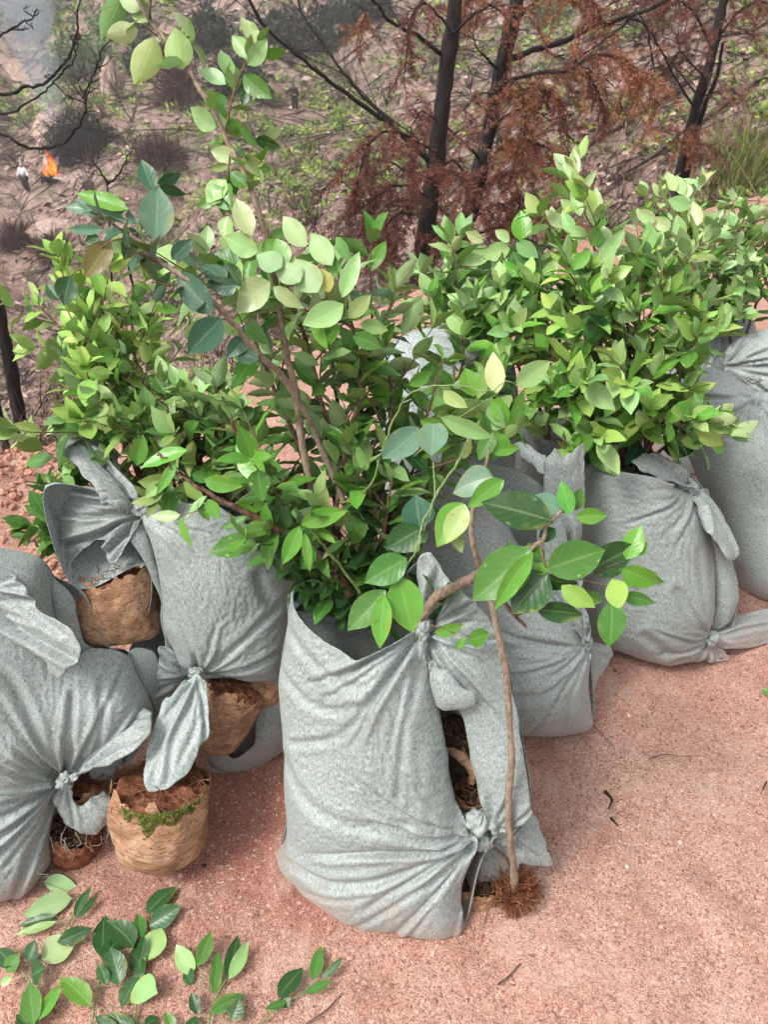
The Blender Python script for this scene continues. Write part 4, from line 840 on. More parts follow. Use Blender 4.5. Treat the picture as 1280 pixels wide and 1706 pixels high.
# low green plants
p, r = fan(44000); k = (np.hypot(p[:, 0] + 6.4, p[:, 1] - 61.5) > 2.6) & (np.hypot(p[:, 0] + 22.5, p[:, 1] - 52) > 4.5); p, r = p[k], r[k]; g = greenness(p); k = rs.rand(len(p)) < np.clip(g * 1.1 - .12, 0.02, 1); p, r, g = p[k], r[k], g[k]
m = 11; n = len(p) * m; bc = np.where(rs.rand(len(p), 1) < .45, (0.24, 0.38, 0.065), np.where(rs.rand(len(p), 1) < .5, (0.13, 0.22, 0.055), (0.38, 0.47, 0.12)))
P2 = np.repeat(p, m, 0); R2 = np.repeat(r, m); d = rnd_unit(n); d[:, 2] = np.abs(d[:, 2]) * .8
sp = (0.04 + 0.0075 * R2); sz = (0.014 + 0.0029 * R2) * (.5 + rs.rand(n))
v, f, c = flakes(P2 + d * sp[:, None] * rs.rand(n, 1) + [0, 0, .02], d, rnd_unit(n) + [0, 0, 1.4], sz * 1.9, sz * .9, np.repeat(bc, m, 0) * (.6 + .7 * rs.rand(n, 1)), .1)
tag(mesh_obj('undergrowth', v, f, M['scatter'], cols=c, smooth=False), 'low bright green ferns and weeds in patches on the hillside', 'undergrowth', kind='stuff')

# ---- dead fir trees
def needle_twig(nb, tb, p0, d, L, r, col, droop=0.5, nl=0.040, dens=1.0, seed=0):
    n = 7; pts = [p0]; dd = d / np.linalg.norm(d)
    for i in range(n):
        dd = dd + np.array([0, 0, -droop / n * 1.6]) + r.randn(3) * .22; dd /= np.linalg.norm(dd); pts.append(pts[-1] + dd * L / n)
    pts = np.array(pts); tube(tb, pts, [0.0035, 0.0012], 4, (0.10, 0.05, 0.045, 1), False)
    if nb is None: return
    k = int(L * 400 * dens); t = r.rand(k) * n; i = np.minimum(t.astype(int), n - 1); fr = (t - i)[:, None]
    pos = pts[i] * (1 - fr) + pts[i + 1] * fr; tg = pts[i + 1] - pts[i]; tg /= np.linalg.norm(tg, axis=1)[:, None]
    q = rnd_unit(k, r); q = q - (q * tg).sum(1)[:, None] * tg; q /= np.linalg.norm(q, axis=1)[:, None] + 1e-9
    dr = q + tg * .75; dr /= np.linalg.norm(dr, axis=1)[:, None]
    cc = np.array(col) * (.55 + .8 * r.rand(k, 1)) * np.array([1, .85 + .3 * r.rand(), .9])
    v, f, c = flakes(pos, dr, rnd_unit(k, r), nl * (.6 + .6 * r.rand(k)), np.full(k, nl * .13), cc)
    nb.append((v, f, c))
def dead_tree(label, trunk, branches, rad, seed, auto=None, name='dead_tree'):
    r = np.random.RandomState(seed); tr = catmull([PY(a, b, np.float64(y)) for a, b, y in trunk], 8)
    b0 = tr[0].copy(); th = thing(name, b0, label, 'dead tree' if name == 'dead_tree' else 'bare bush', 'burnt dead firs beyond the path' if name == 'dead_tree' else 'bare bushes beyond the path')
    tb = Buf(); ext = tr[0] + (tr[0] - tr[6]) / np.linalg.norm(tr[0] - tr[6]) * 1.2
    tube(tb, np.vstack([ext, tr]), np.linspace(rad * 1.25, rad * .8, len(tr) + 1), 14, rough=.25, seed=seed)
    tb.build('trunk', M['char'], th)
    nbl = []; tw = Buf(); bb = Buf()
    for br in branches:
        pts, r0, opt = br; pl = catmull([PY(a, b, np.float64(y)) for a, b, y in pts], 7)
        pl = pl + np.cumsum(r.randn(*pl.shape), 0) * .004
        tube(bb, pl, [r0, r0 * .35], 7, rough=.3, seed=seed); L = np.linalg.norm(np.diff(pl, axis=0), axis=1).sum()
        nd = opt.get('needles'); nsub = int(opt.get('n', int(L * 9)) * (1.9 if nd else 1.3)); f0 = opt.get('from', .15)
        for j in range(nsub):
            t = (f0 + (1 - f0) * (j + r.rand()) / nsub) * (len(pl) - 1); i = min(int(t), len(pl) - 2); p0 = pl[i] + (pl[i + 1] - pl[i]) * (t - i)
            tg = pl[i + 1] - pl[i]; tg /= np.linalg.norm(tg) + 1e-9
            side = np.cross(tg, [0, 0, 1]) * (1 if j % 2 else -1); d = tg * .7 + side * (.5 + .5 * r.rand()) + r.randn(3) * (.45 if nd else .25)
            Ls = opt.get('len', .32) * (.5 + .8 * r.rand())
            if nd is None:
                p1 = p0 + d / np.linalg.norm(d) * Ls; mid = (p0 + p1) / 2 + r.randn(3) * .02
                q = catmull([p0, mid, p1], 4); tube(tw, q, [0.0028, 0.001], 4, (0.04, .03, .03, 1), False)
                for z in range(3):
                    s0 = q[int(len(q) * (.3 + .2 * z))]; tube(tw, np.array([s0, s0 + (d / np.linalg.norm(d) + r.randn(3) * .6) * Ls * .3]), .0011, 3, (0.05, .035, .035, 1), False)
            else:
                needle_twig(nbl, tw, p0, d + np.array([0, 0, -.3]), Ls, r, nd, opt.get('droop', .5), opt.get('nl', .042), opt.get('dens', 1.0))
    bb.build('branches', M['char'], th)
    if tw.n: tw.build('twigs', M['scatter'], th)
    if nbl:
        o = 0; V, Fq, Cc_ = [], [], []
        for v, f, c in nbl: V.append(v); Fq.append(f + o); Cc_.append(c); o += len(v)
        adopt(th, mesh_obj('needles', np.vstack(V), np.vstack(Fq), M['needle'], cols=np.vstack(Cc_), smooth=False))
    return th
RED, ORG, BRN, PINK = (0.23, 0.090, 0.078), (0.36, 0.160, 0.100), (0.16, 0.080, 0.072), (0.33, 0.17, 0.15)
bare = dict(n=9, len=.35)
dead_tree('charred trunk with bare black branches reaching left, left of the other fir trunk',
    [(695, 500, 5.2), (704, 420, 5.2), (722, 300, 5.2), (736, 190, 5.2), (750, 80, 5.2), (762, -20, 5.2), (785, -260, 5.3)],
    [([(722, 275, 5.2), (660, 212, 5.1), (590, 160, 5.0), (520, 112, 4.9), (440, 42, 4.8), (400, -40, 4.7)], .016, dict(n=12, len=.45)),
     ([(655, 208, 5.1), (600, 150, 5.15), (555, 95, 5.2), (510, 20, 5.3), (495, -40, 5.3)], .010, dict(n=10, len=.4)),
     ([(738, 92, 5.2), (690, 55, 5.0), (640, 22, 4.9), (600, -40, 4.8)], .014, dict(n=7, len=.4)),
     ([(725, 290, 5.2), (690, 230, 5.4), (620, 175, 5.6), (560, 110, 5.8)], .008, dict(n=6, len=.3)),
     ([(742, 60, 5.2), (780, 30, 5.0), (820, 5, 4.8)], .012, dict(n=5, len=.3)),
     ([(735, 260, 5.2), (700, 240, 4.9), (650, 225, 4.7), (610, 250, 4.6), (590, 330, 4.6)], .010, dict(n=11, needles=RED, len=.30, dens=1.1)),
     ([(715, 330, 5.2), (670, 310, 4.9), (625, 330, 4.7), (600, 390, 4.6)], .010, dict(n=12, needles=BRN, len=.32, dens=1.2)),
     ([(712, 360, 5.2), (665, 350, 5.0), (640, 380, 4.9), (630, 440, 4.9)], .009, dict(n=10, needles=RED, len=.28)),
     ([(722, 300, 5.2), (740, 285, 4.8), (770, 290, 4.6), (790, 330, 4.5)], .009, dict(n=9, needles=RED, len=.25)),
     ([(752, 60, 5.2), (720, 20, 4.9), (690, 10, 4.8), (670, 60, 4.7), (665, 130, 4.7)], .008, dict(n=9, needles=RED, len=.20, dens=.8)),
     ([(730, 200, 5.2), (700, 190, 5.0), (685, 230, 4.9), (690, 300, 4.9)], .006, dict(n=6, needles=BRN, len=.2, dens=.6)),
     ([(715, 400, 5.2), (740, 380, 4.9), (730, 420, 4.8), (700, 460, 4.7)], .008, dict(n=9, needles=RED, len=.25)),
     ([(690, 300, 5.2), (650, 270, 5.3), (610, 275, 5.4), (585, 320, 5.4)], .008, dict(n=11, needles=BRN, len=.34)),
     ([(715, 340, 5.2), (690, 330, 5.4), (660, 350, 5.5), (650, 400, 5.5)], .008, dict(n=11, needles=RED, len=.34)),
     ([(600, 330, 4.6), (560, 300, 4.6), (530, 330, 4.6), (520, 400, 4.6)], .004, dict(n=5, len=.25))], .048, 1)
dead_tree('burnt trunk hung with rusty orange needle sprays, right of the barer trunk',
    [(742, 480, 6.2), (768, 410, 6.2), (790, 330, 6.2), (812, 230, 6.2), (836, 120, 6.2), (858, 20, 6.2), (880, -80, 6.2), (910, -240, 6.3)],
    [([(850, 95, 6.2), (900, 78, 6.0), (960, 58, 5.8), (1030, 30, 5.6), (1100, 5, 5.4), (1160, -40, 5.3)], .022, dict(n=9, len=.5)),
     ([(1030, 30, 5.6), (1075, 45, 5.6), (1085, 90, 5.6), (1090, 140, 5.6)], .010, dict(n=8, len=.35)),
     ([(1060, 20, 5.6), (1010, 60, 5.5), (970, 90, 5.5)], .010, dict(n=5, len=.3)),
     ([(832, 140, 6.2), (880, 118, 5.8), (940, 110, 5.6), (1000, 85, 5.5), (1060, 100, 5.4), (1090, 130, 5.4)], .014, dict(n=22, needles=ORG, len=.36, dens=1.1)),
     ([(960, 100, 5.6), (985, 130, 5.6), (1000, 170, 5.6), (1005, 210, 5.6)], .006, dict(n=10, needles=RED, len=.2)),
     ([(825, 170, 6.2), (870, 150, 5.9), (910, 150, 5.7), (930, 190, 5.7)], .010, dict(n=9, needles=RED, len=.3)),
     ([(815, 215, 6.2), (845, 150, 5.9), (865, 145, 5.7), (875, 200, 5.6), (870, 260, 5.6)], .010, dict(n=16, needles=ORG, len=.30)),
     ([(800, 280, 6.2), (840, 235, 5.9), (880, 230, 5.7), (920, 250, 5.6), (950, 290, 5.6)], .012, dict(n=18, needles=ORG, len=.32, dens=1.2)),
     ([(800, 270, 6.2), (770, 235, 5.8), (740, 215, 5.6), (725, 205, 5.5), (705, 200, 5.5)], .010, dict(n=13, needles=PINK, len=.28)),
     ([(790, 320, 6.2), (760, 270, 5.8), (735, 280, 5.6), (720, 330, 5.6), (720, 380, 5.6)], .010, dict(n=13, needles=RED, len=.30)),
     ([(790, 330, 6.2), (830, 290, 5.9), (860, 300, 5.7), (870, 350, 5.7)], .010, dict(n=14, needles=RED, len=.32)),
     ([(780, 370, 6.2), (820, 340, 5.9), (850, 350, 5.7), (870, 400, 5.7)], .010, dict(n=12, needles=RED, len=.3)),
     ([(770, 400, 6.2), (830, 370, 5.8), (890, 355, 5.6), (930, 370, 5.5), (960, 400, 5.5)], .010, dict(n=18, needles=ORG, len=.30, dens=1.2)),
     ([(850, 60, 6.2), (880, 10, 5.9), (930, -10, 5.7), (990, 0, 5.6), (1010, 40, 5.6)], .012, dict(n=14, needles=ORG, len=.32)),
     ([(855, 40, 6.2), (820, 10, 6.0), (790, -5, 5.8), (770, 20, 5.8)], .010, dict(n=9, needles=ORG, len=.25)),
     ([(836, 120, 6.2), (800, 90, 6.0), (780, 60, 5.9)], .010, bare),
     ([(820, 190, 6.2), (790, 150, 6.0), (786, 110, 5.9)], .007, dict(n=5, len=.3)),
     ([(600, 10, 5.8), (610, 30, 5.8), (600, 60, 5.8)], .004, dict(n=5, needles=ORG, len=.2)),
     ([(822, 160, 6.2), (800, 160, 5.9), (770, 190, 5.8), (790, 160, 5.8)], .006, dict(n=5, needles=PINK, len=.25)),
     ([(900, 78, 6.0), (960, 110, 5.8), (1020, 150, 5.7), (1040, 200, 5.7)], .006, dict(n=9, len=.35)), ([(960, 58, 5.8), (1010, 10, 5.7), (1080, -20, 5.6)], .006, dict(n=9, len=.35)), ([(815, 215, 6.2), (870, 180, 6.0), (930, 200, 5.9), (980, 250, 5.8)], .007, dict(n=9, len=.35))], .055, 2)
dead_tree('slender burnt double trunk at the upper right with a rusty tuft halfway up',
    [(1128, 330, 8.2), (1140, 265, 8.2), (1160, 180, 8.2), (1185, 100, 8.2), (1205, 10, 8.2), (1225, -90, 8.2)],
    [([(1142, 300, 8.2), (1150, 262, 8.2), (1172, 185, 8.3), (1190, 140, 8.3), (1205, 70, 8.3)], .042, dict(n=0)),
     ([(1160, 180, 8.2), (1120, 120, 7.9), (1090, 60, 7.7), (1060, 20, 7.6)], .012, dict(n=9, len=.5)),
     ([(1145, 250, 8.2), (1130, 225, 8.0), (1150, 215, 7.9), (1160, 240, 7.9)], .006, dict(n=13, needles=ORG, len=.26, dens=1.2, nl=.04)),
     ([(1190, 90, 8.2), (1160, 30, 7.9), (1120, 0, 7.7), (1080, 0, 7.6)], .012, dict(n=14, needles=RED, len=.40)),
     ([(1200, 60, 8.2), (1230, 20, 8.0), (1270, 0, 7.9), (1320, 20, 7.9)], .012, dict(n=12, needles=RED, len=.40)),
     ([(1175, 130, 8.2), (1150, 110, 8.0), (1130, 90, 8.0), (1110, 120, 8.0)], .010, dict(n=12, needles=BRN, len=.35)),
     ([(1170, 160, 8.2), (1210, 150, 8.0), (1240, 160, 8.0)], .008, dict(n=7, needles=PINK, len=.3)),
     ([(1140, 260, 8.2), (1170, 240, 8.0), (1200, 255, 8.0)], .008, dict(n=7, needles=PINK, len=.3)),
     ([(1200, 60, 8.2), (1240, 58, 8.0), (1290, 60, 7.9)], .007, dict(n=3, len=.3)),
     ([(1165, 160, 8.2), (1100, 80, 8.4), (1060, 10, 8.6)], .010, bare)], .045, 3)
dead_tree('dark burnt trunk at the left border standing just past the path edge',
    [(62, 840, 3.0), (46, 765, 3.0), (26, 660, 3.0), (6, 560, 3.0), (-18, 440, 3.0), (-60, 250, 3.0)], [([(0, 540, 3.0), (-30, 300, 3.1), (-20, 270, 3.1), (-6, 290, 3.1)], .004, dict(n=1, needles=ORG, len=.04))], .026, 4)
dead_tree('thin burnt stem leaning at the left border beside the thicker dark trunk',
    [(30, 830, 3.3), (14, 760, 3.3), (-4, 680, 3.3), (-30, 560, 3.3)], [([(10, 740, 3.3), (60, 700, 3.3), (90, 640, 3.3)], .004, dict(n=4, len=.15))], .017, 5)
dead_tree('bare black fir whose thin curved boughs reach into the top left corner',
    [(-330, 600, 3.6), (-320, 300, 3.6), (-310, 0, 3.6), (-300, -300, 3.6)],
    [([(-312, 100, 3.6), (-150, 160, 3.5), (0, 166, 3.4), (50, 156, 3.4), (78, 142, 3.4), (105, 108, 3.4), (122, 70, 3.4), (132, 30, 3.4), (136, -30, 3.4)], .0085, dict(n=6, len=.08, **{'from': .5})),
     ([(-312, 160, 3.6), (-150, 190, 3.5), (0, 188, 3.4), (45, 170, 3.4), (80, 135, 3.4), (108, 80, 3.4), (112, 40, 3.4)], .006, dict(n=4, len=.06, **{'from': .6})),
     ([(-314, 200, 3.6), (-120, 180, 3.5), (0, 222, 3.4), (48, 240, 3.4), (105, 232, 3.4), (135, 205, 3.4), (145, 172, 3.4), (160, 130, 3.4), (170, 80, 3.4)], .0085, dict(n=7, len=.09, **{'from': .6})),
     ([(-310, 60, 3.6), (-100, 90, 3.5), (0, 60, 3.4), (30, 40, 3.4), (58, 12, 3.4)], .007, dict(n=5, len=.05, **{'from': .6})),
     ([(145, 172, 3.4), (146, 140, 3.4), (135, 128, 3.4)], .003, dict(n=2, len=.05)),
     ([(145, 172, 3.4), (118, 158, 3.4), (105, 145, 3.4)], .003, dict(n=2, len=.05))], .06, 6)
dead_tree('small forked bare bush behind the bluish leaves', [(188, 560, 4.6), (184, 420, 4.6), (178, 306, 4.6)],
    [([(178, 306, 4.6), (165, 285, 4.6), (155, 262, 4.6)], .007, dict(n=3, len=.1)), ([(178, 306, 4.6), (200, 285, 4.6), (222, 250, 4.6)], .008, dict(n=4, len=.1)), ([(210, 430, 4.6), (222, 480, 4.6), (232, 520, 4.6)], .010, dict(n=2, len=.1))], .006, 7, name='bare_bush')
dead_tree('leafless dark brush between the tall sapling and the fir trunks', [(560, 520, 6.5), (572, 440, 6.5), (590, 330, 6.5)],
    [([(575, 430, 6.5), (610, 380, 6.4), (640, 350, 6.4)], .008, dict(n=7, len=.35)), ([(570, 450, 6.5), (540, 400, 6.5), (520, 350, 6.5)], .008, dict(n=7, len=.35)), ([(580, 380, 6.5), (600, 300, 6.5), (640, 260, 6.5)], .007, dict(n=7, len=.35)), ([(575, 430, 6.5), (620, 420, 6.3), (660, 430, 6.3)], .008, dict(n=7, needles=BRN, len=.3))], .010, 8, name='bare_bush')

# ---- fallen boughs on the bank at the right
for i, (a, b, lab) in enumerate([((1275, 130), (1000, 330), 'long fallen dark bough lying diagonally across the brown bank'), ((1180, 120), (900, 300), 'upper of the fallen boughs on the brown bank'), ((1280, 230), (1180, 280), 'short fallen bough at the right border by the grass')]):
    r = np.random.RandomState(60 + i); k = np.linspace(0, 1, 12); pts = np.array([hit(a[0] + (b[0] - a[0]) * t, a[1] + (b[1] - a[1]) * t)[0] for t in k])
    pts[:, 1] = np.minimum(pts[:, 1], np.median(pts[:, 1]) + 3); pts[:, 2] = terrain(pts[:, 0], pts[:, 1]) + .06
    bfu = Buf(); tube(bfu, catmull(pts, 3), [.07, .02], 8, rough=.3, seed=i)
    for j in range(26):
        q = pts[r.randint(1, 11)]; d = rnd_unit(1, r)[0]; d[2] = abs(d[2]) * .6; tube(bfu, np.array([q, q + d * .35, q + d * .6 + r.randn(3) * .15]), [.012, .004], 4)
    o = bfu.build('fallen_bough', M['twig']); tag(o, lab, 'branch')

# ---- grass clump, far bushes
def grass(px, py, n, h, label, spread=.35):
    c, _ = hit(px, py); r = np.random.RandomState(int(px)); b = Buf()
    V, Q, Cc_ = [], [], []; o = 0
    for i in range(n):
        p0 = c + [r.randn() * spread, r.randn() * spread, 0]; p0[2] = terrain(p0[0:1], p0[1:2])[0]
        d = np.array([r.randn() * .35, r.randn() * .35, 1]); L = h * (.5 + .7 * r.rand()); w_ = .012 + .008 * r.rand(); s = np.cross(d, r.randn(3)); s /= np.linalg.norm(s)
        be = np.array([r.randn(), r.randn(), -.4]) * .25
        row = []
        for k in range(5):
            t = k / 4; q = p0 + d * L * t + be * L * t * t; row += [q - s * w_ * (1 - t * .9), q + s * w_ * (1 - t * .9)]
        V.append(row); Q.append(np.array([[2*k, 2*k+1, 2*k+3, 2*k+2] for k in range(4)]) + o); o += 10
        cc = np.array([(0.20, 0.24, 0.06), (0.30, 0.27, 0.12), (0.15, 0.21, 0.05)][r.randint(3)]) * (.7 + .5 * r.rand()); Cc_.append(np.tile([*cc, 1], (10, 1)))
    ob = mesh_obj('grass_clump', np.vstack(V), np.vstack(Q), M['scatter'], cols=np.vstack(Cc_)); tag(ob, label, 'grass')
grass(1232, 300, 320, .9, 'tall yellowish green grass clump at the upper right border')
grass(1215, 335, 90, .5, 'shorter thin grass below the tall clump at the upper right')
BUSH = [(470, 60, 60, 45, 0, 'dark grey green bush at the top behind the tall sapling'), (560, 40, 60, 40, 0, 'dark bush at the top left of the pinkish slope'), (620, 15, 40, 30, 0, 'small dark bush at the top edge by the fir'),
        (400, 130, 50, 40, 0, 'shadowy bush behind the top leaves of the tall sapling'), (300, 150, 36, 50, 1, 'dark reddish bush right of the pink mound'), (265, 262, 36, 16, 1, 'low dark red brush heap right of the smoking pile'),
        (215, 40, 60, 36, 2, 'green bush at the top left beyond the big leaves'), (140, 100, 60, 40, 2, 'pale green bush behind the drifting smoke'), (70, 30, 60, 30, 2, 'green bush in the top left corner'), (250, 100, 40, 30, 0, 'dark bush right of the hanging big leaves'),
        (350, 60, 40, 40, 0, 'dark bush beside the upper twig'), (35, 400, 26, 14, 1, 'reddish brown heap at the left border under the fire'), (95, 420, 26, 12, 1, 'brown heap left of the bluish leaves'),
        (930, 20, 40, 26, 2, 'feathery light green bush at the top right of the fir')]
for i, (px, py, sx, sy, kd, lab) in enumerate(BUSH):
    c, D = hit(px, py + sy * .5); r = np.random.RandomState(200 + i); Wd, Hh = sx * D / F, sy * D / F; n = 1500
    u = rnd_unit(n, r) * (r.rand(n, 1) ** .45); u *= 1 + .35 * vnoise(u[:, 0] * 3, u[:, 1] * 3, u[:, 2] * 3 + i, 7)[:, None]
    p = c + u * [Wd, Wd * .8, Hh] + [0, 0, Hh * .35]
    col = [(0.045, 0.055, 0.040), (0.095, 0.045, 0.040), (0.13, 0.19, 0.085)][kd]
    ck = (.55 + .9 * np.clip(.5 + vnoise(u[:, 0] * 3, u[:, 1] * 3, u[:, 2] * 3, i), 0, 1))[:, None] * (.7 + .6 * r.rand(n, 1))
    s_ = .0035 * D * (.6 + r.rand(n)); v, f, cc = flakes(p, rnd_unit(n, r), rnd_unit(n, r), s_ * (2.4 if kd != 1 else 6), s_ * (1 if kd != 1 else .35), np.array(col) * ck)
    th = thing('bush', c, lab, 'bush'); adopt(th, mesh_obj('foliage', v, f, M['scatter'], cols=cc, smooth=False))
    sb = Buf()
    for j in range(9):
        d = rnd_unit(1, r)[0] * [Wd * .6, Wd * .6, Hh]; d[2] = abs(d[2]); tube(sb, np.array([c - [0, 0, .2], c + d * .5, c + d]), [.02 * Wd, .006 * Wd], 4)
    sb.build('stems', M['twig'], th)
# pale track cut into the far slope, and the bare mound
tp = np.array([hit(a, b)[0] for a, b in [(-60, 30), (0, 85), (35, 135), (62, 185), (85, 240), (100, 280)]]); tp = catmull(tp, 10)
t_, _, _ = frames(tp); sd_ = np.cross(t_, [0, 0, 1]); sd_ /= np.linalg.norm(sd_, axis=1)[:, None]
k = np.linspace(-1, 1, 9); V = tp[:, None] + sd_[:, None] * k[None, :, None] * (1.0 + .3 * vnoise(np.arange(len(tp)) * .4, 0, 0, 3))[:, None, None]
V[..., 2] = terrain(V[..., 0], V[..., 1]) + .25 - .3 * np.abs(k)[None] ** 3
i = np.arange(len(tp) - 1)[:, None] * 9; j = np.arange(8)[None]; q = np.stack([i + j, i + j + 1, i + j + 10, i + j + 9], -1).reshape(-1, 4)
tag(mesh_obj('dirt_track', V.reshape(-1, 3), q, M['bare_soil']), kind='structure')
def mound(px, py, wpx, hpx, label, mat, name='earth_mound'):
    c, D = hit(px, py + hpx * .5); r = np.random.RandomState(int(px)); nu, nv = 40, 18
    u = np.linspace(0, 6.2832, nu, endpoint=False); s = np.linspace(0, 1, nv); Uu, S = np.meshgrid(u, s); Wd, Hh = wpx * .5 * D / F, hpx * D / F
    rr = (1 - S ** 2.2) * (1 + .25 * fbm(np.cos(Uu) * 2, np.sin(Uu) * 2, S * 3 + px, 3, 4)); zz = -.6 * Hh + 1.6 * Hh * S ** .8
    V = np.stack([c[0] + Wd * rr * np.cos(Uu), c[1] + Wd * rr * np.sin(Uu), c[2] + zz], -1)
    i = np.arange(nv - 1)[:, None] * nu; j = np.arange(nu)[None]; kk = (j + 1) % nu
    o = mesh_obj(name, V.reshape(-1, 3), np.stack([i + j, i + kk, i + nu + kk, i + nu + j], -1).reshape(-1, 4), mat); tag(o, label, 'mound'); return c, D
mound(188, 125, 44, 50, 'bare pinkish earth mound with dark tops above the smoking pile', M['bare_soil'])
mound(90, 372, 80, 16, 'low pale pink patch of bare soil below the fire', M['bare_soil'])

# ---- fire, smouldering pile, smoke
fc, fD = hit(86, 300); S = fD / F
pc = fc + np.array([48 * S, 1.5, 0]); pc[2] = terrain(pc[0:1], pc[1:2])[0]
pile = thing('brush_pile', pc, 'big charred heap of brush smouldering right beside the flames', 'brush pile')
r = np.random.RandomState(77); n = 5200; u = rnd_unit(n, r); u[:, 2] = np.abs(u[:, 2]); p = pc + u * np.array([74 * S, 50 * S, 72 * S]) * (.55 + .45 * r.rand(n, 1))
k_ = r.rand(n) < .18; p[k_] = fc + np.stack([S * (4 + 9 * r.randn(k_.sum())), S * 10 * r.randn(k_.sum()), S * (2 + 4 * r.rand(k_.sum()))], -1)      # charred sticks spilling under the flames
d = rnd_unit(n, r); L = 9 * S * (.4 + r.rand(n)); v, f, c = sticks(p, p + d * L[:, None], .55 * S * (.5 + r.rand(n)), (0.010, 0.009, 0.012) * (.5 + 1.6 * r.rand(n, 1)))
adopt(pile, mesh_obj('branches', v, f, M['scatter'], cols=c, smooth=False))
v0, f0 = ico(); me_v = v0 * np.array([52 * S, 34 * S, 52 * S]) + pc; adopt(pile, mesh_obj('ash_core', me_v, f0, M['char']))
m, t, b = newmat('flame'); b.inputs['Base Color'].default_value = (0, 0, 0, 1)
co = N(t, 'ShaderNodeTexCoord').outputs['Generated']; sx = N(t, 'ShaderNodeSeparateXYZ'); t.links.new(co, sx.inputs[0])
fn = math_(t, 'ADD', sx.outputs[2], math_(t, 'MULTIPLY', math_(t, 'SUBTRACT', noise(t, co, 7, 4), .5), 1.6))
t.links.new(ramp(t, fn, [(0.15, (1.0, 0.62, 0.12)), (0.40, (1.0, 0.32, 0.03)), (0.62, (1.0, 0.15, 0.012)), (0.9, (0.5, 0.04, 0.004))]), b.inputs['Emission Color']); b.inputs['Emission Strength'].default_value = 0.95
M['flame'] = m
fire = thing('fire', fc, 'open orange fire burning beside the charred brush heap on the far slope', 'fire')
for i, (ox, hh, w_, ln) in enumerate([(6, 46, 4, 0.0), (2, 32, 4.5, .1), (-3, 24, 4, -.2), (-8, 18, 4, .3), (9, 30, 3.5, -.1), (-13, 12, 3.5, .2), (11, 16, 3, .1), (4, 20, 5, .3), (-6, 12, 5, -.2), (0, 40, 2.2, .12), (8, 38, 2.2, -.15)]):
    b_ = Buf(); k = 12; tt = np.linspace(0, 1, k); pts = np.stack([fc[0] + S * (ox + 5 * np.sin(tt * 5 + i) * tt + ln * hh * tt), fc[1] + S * np.cos(tt * 4 + i) * 2 * tt, fc[2] + S * hh * tt * 1.05], -1)
    tube(b_, pts, np.array(w_ * S * np.sin(np.clip(tt * .9 + .12, 0, 1) * math.pi) ** .8 * (1 - tt * .35) + .002), 10, rough=.5, seed=i); b_.build('flame', m, fire)
# smoke: a drifting column of thin volume
sb = Buf(); spts = np.array([P(a, b, np.float64(fD + dd)) for a, b, dd in [(92, 285, 0), (98, 230, 1), (88, 180, 2), (66, 120, 3), (50, 60, 4), (30, -10, 5), (0, -90, 6)]])
tube(sb, catmull(spts, 5), np.array([10, 16, 22, 32, 44, 56, 70]) * S, 16, rough=.35, seed=4)
m, t, b = newmat('smoke'); t.nodes.remove(b); pv = N(t, 'ShaderNodeVolumePrincipled'); pv.inputs['Color'].default_value = (.62, .68, .80, 1)
co = N(t, 'ShaderNodeTexCoord').outputs['Object']; pv.inputs['Anisotropy'].default_value = 0.2; pv.inputs['Density'].default_value = 0.14
t.links.new(pv.outputs[0], t.nodes['Material Output'].inputs['Volume'])
so_ = sb.build('smoke', m); tag(so_, 'bluish smoke drifting up and left from the fire', 'smoke', kind='stuff')

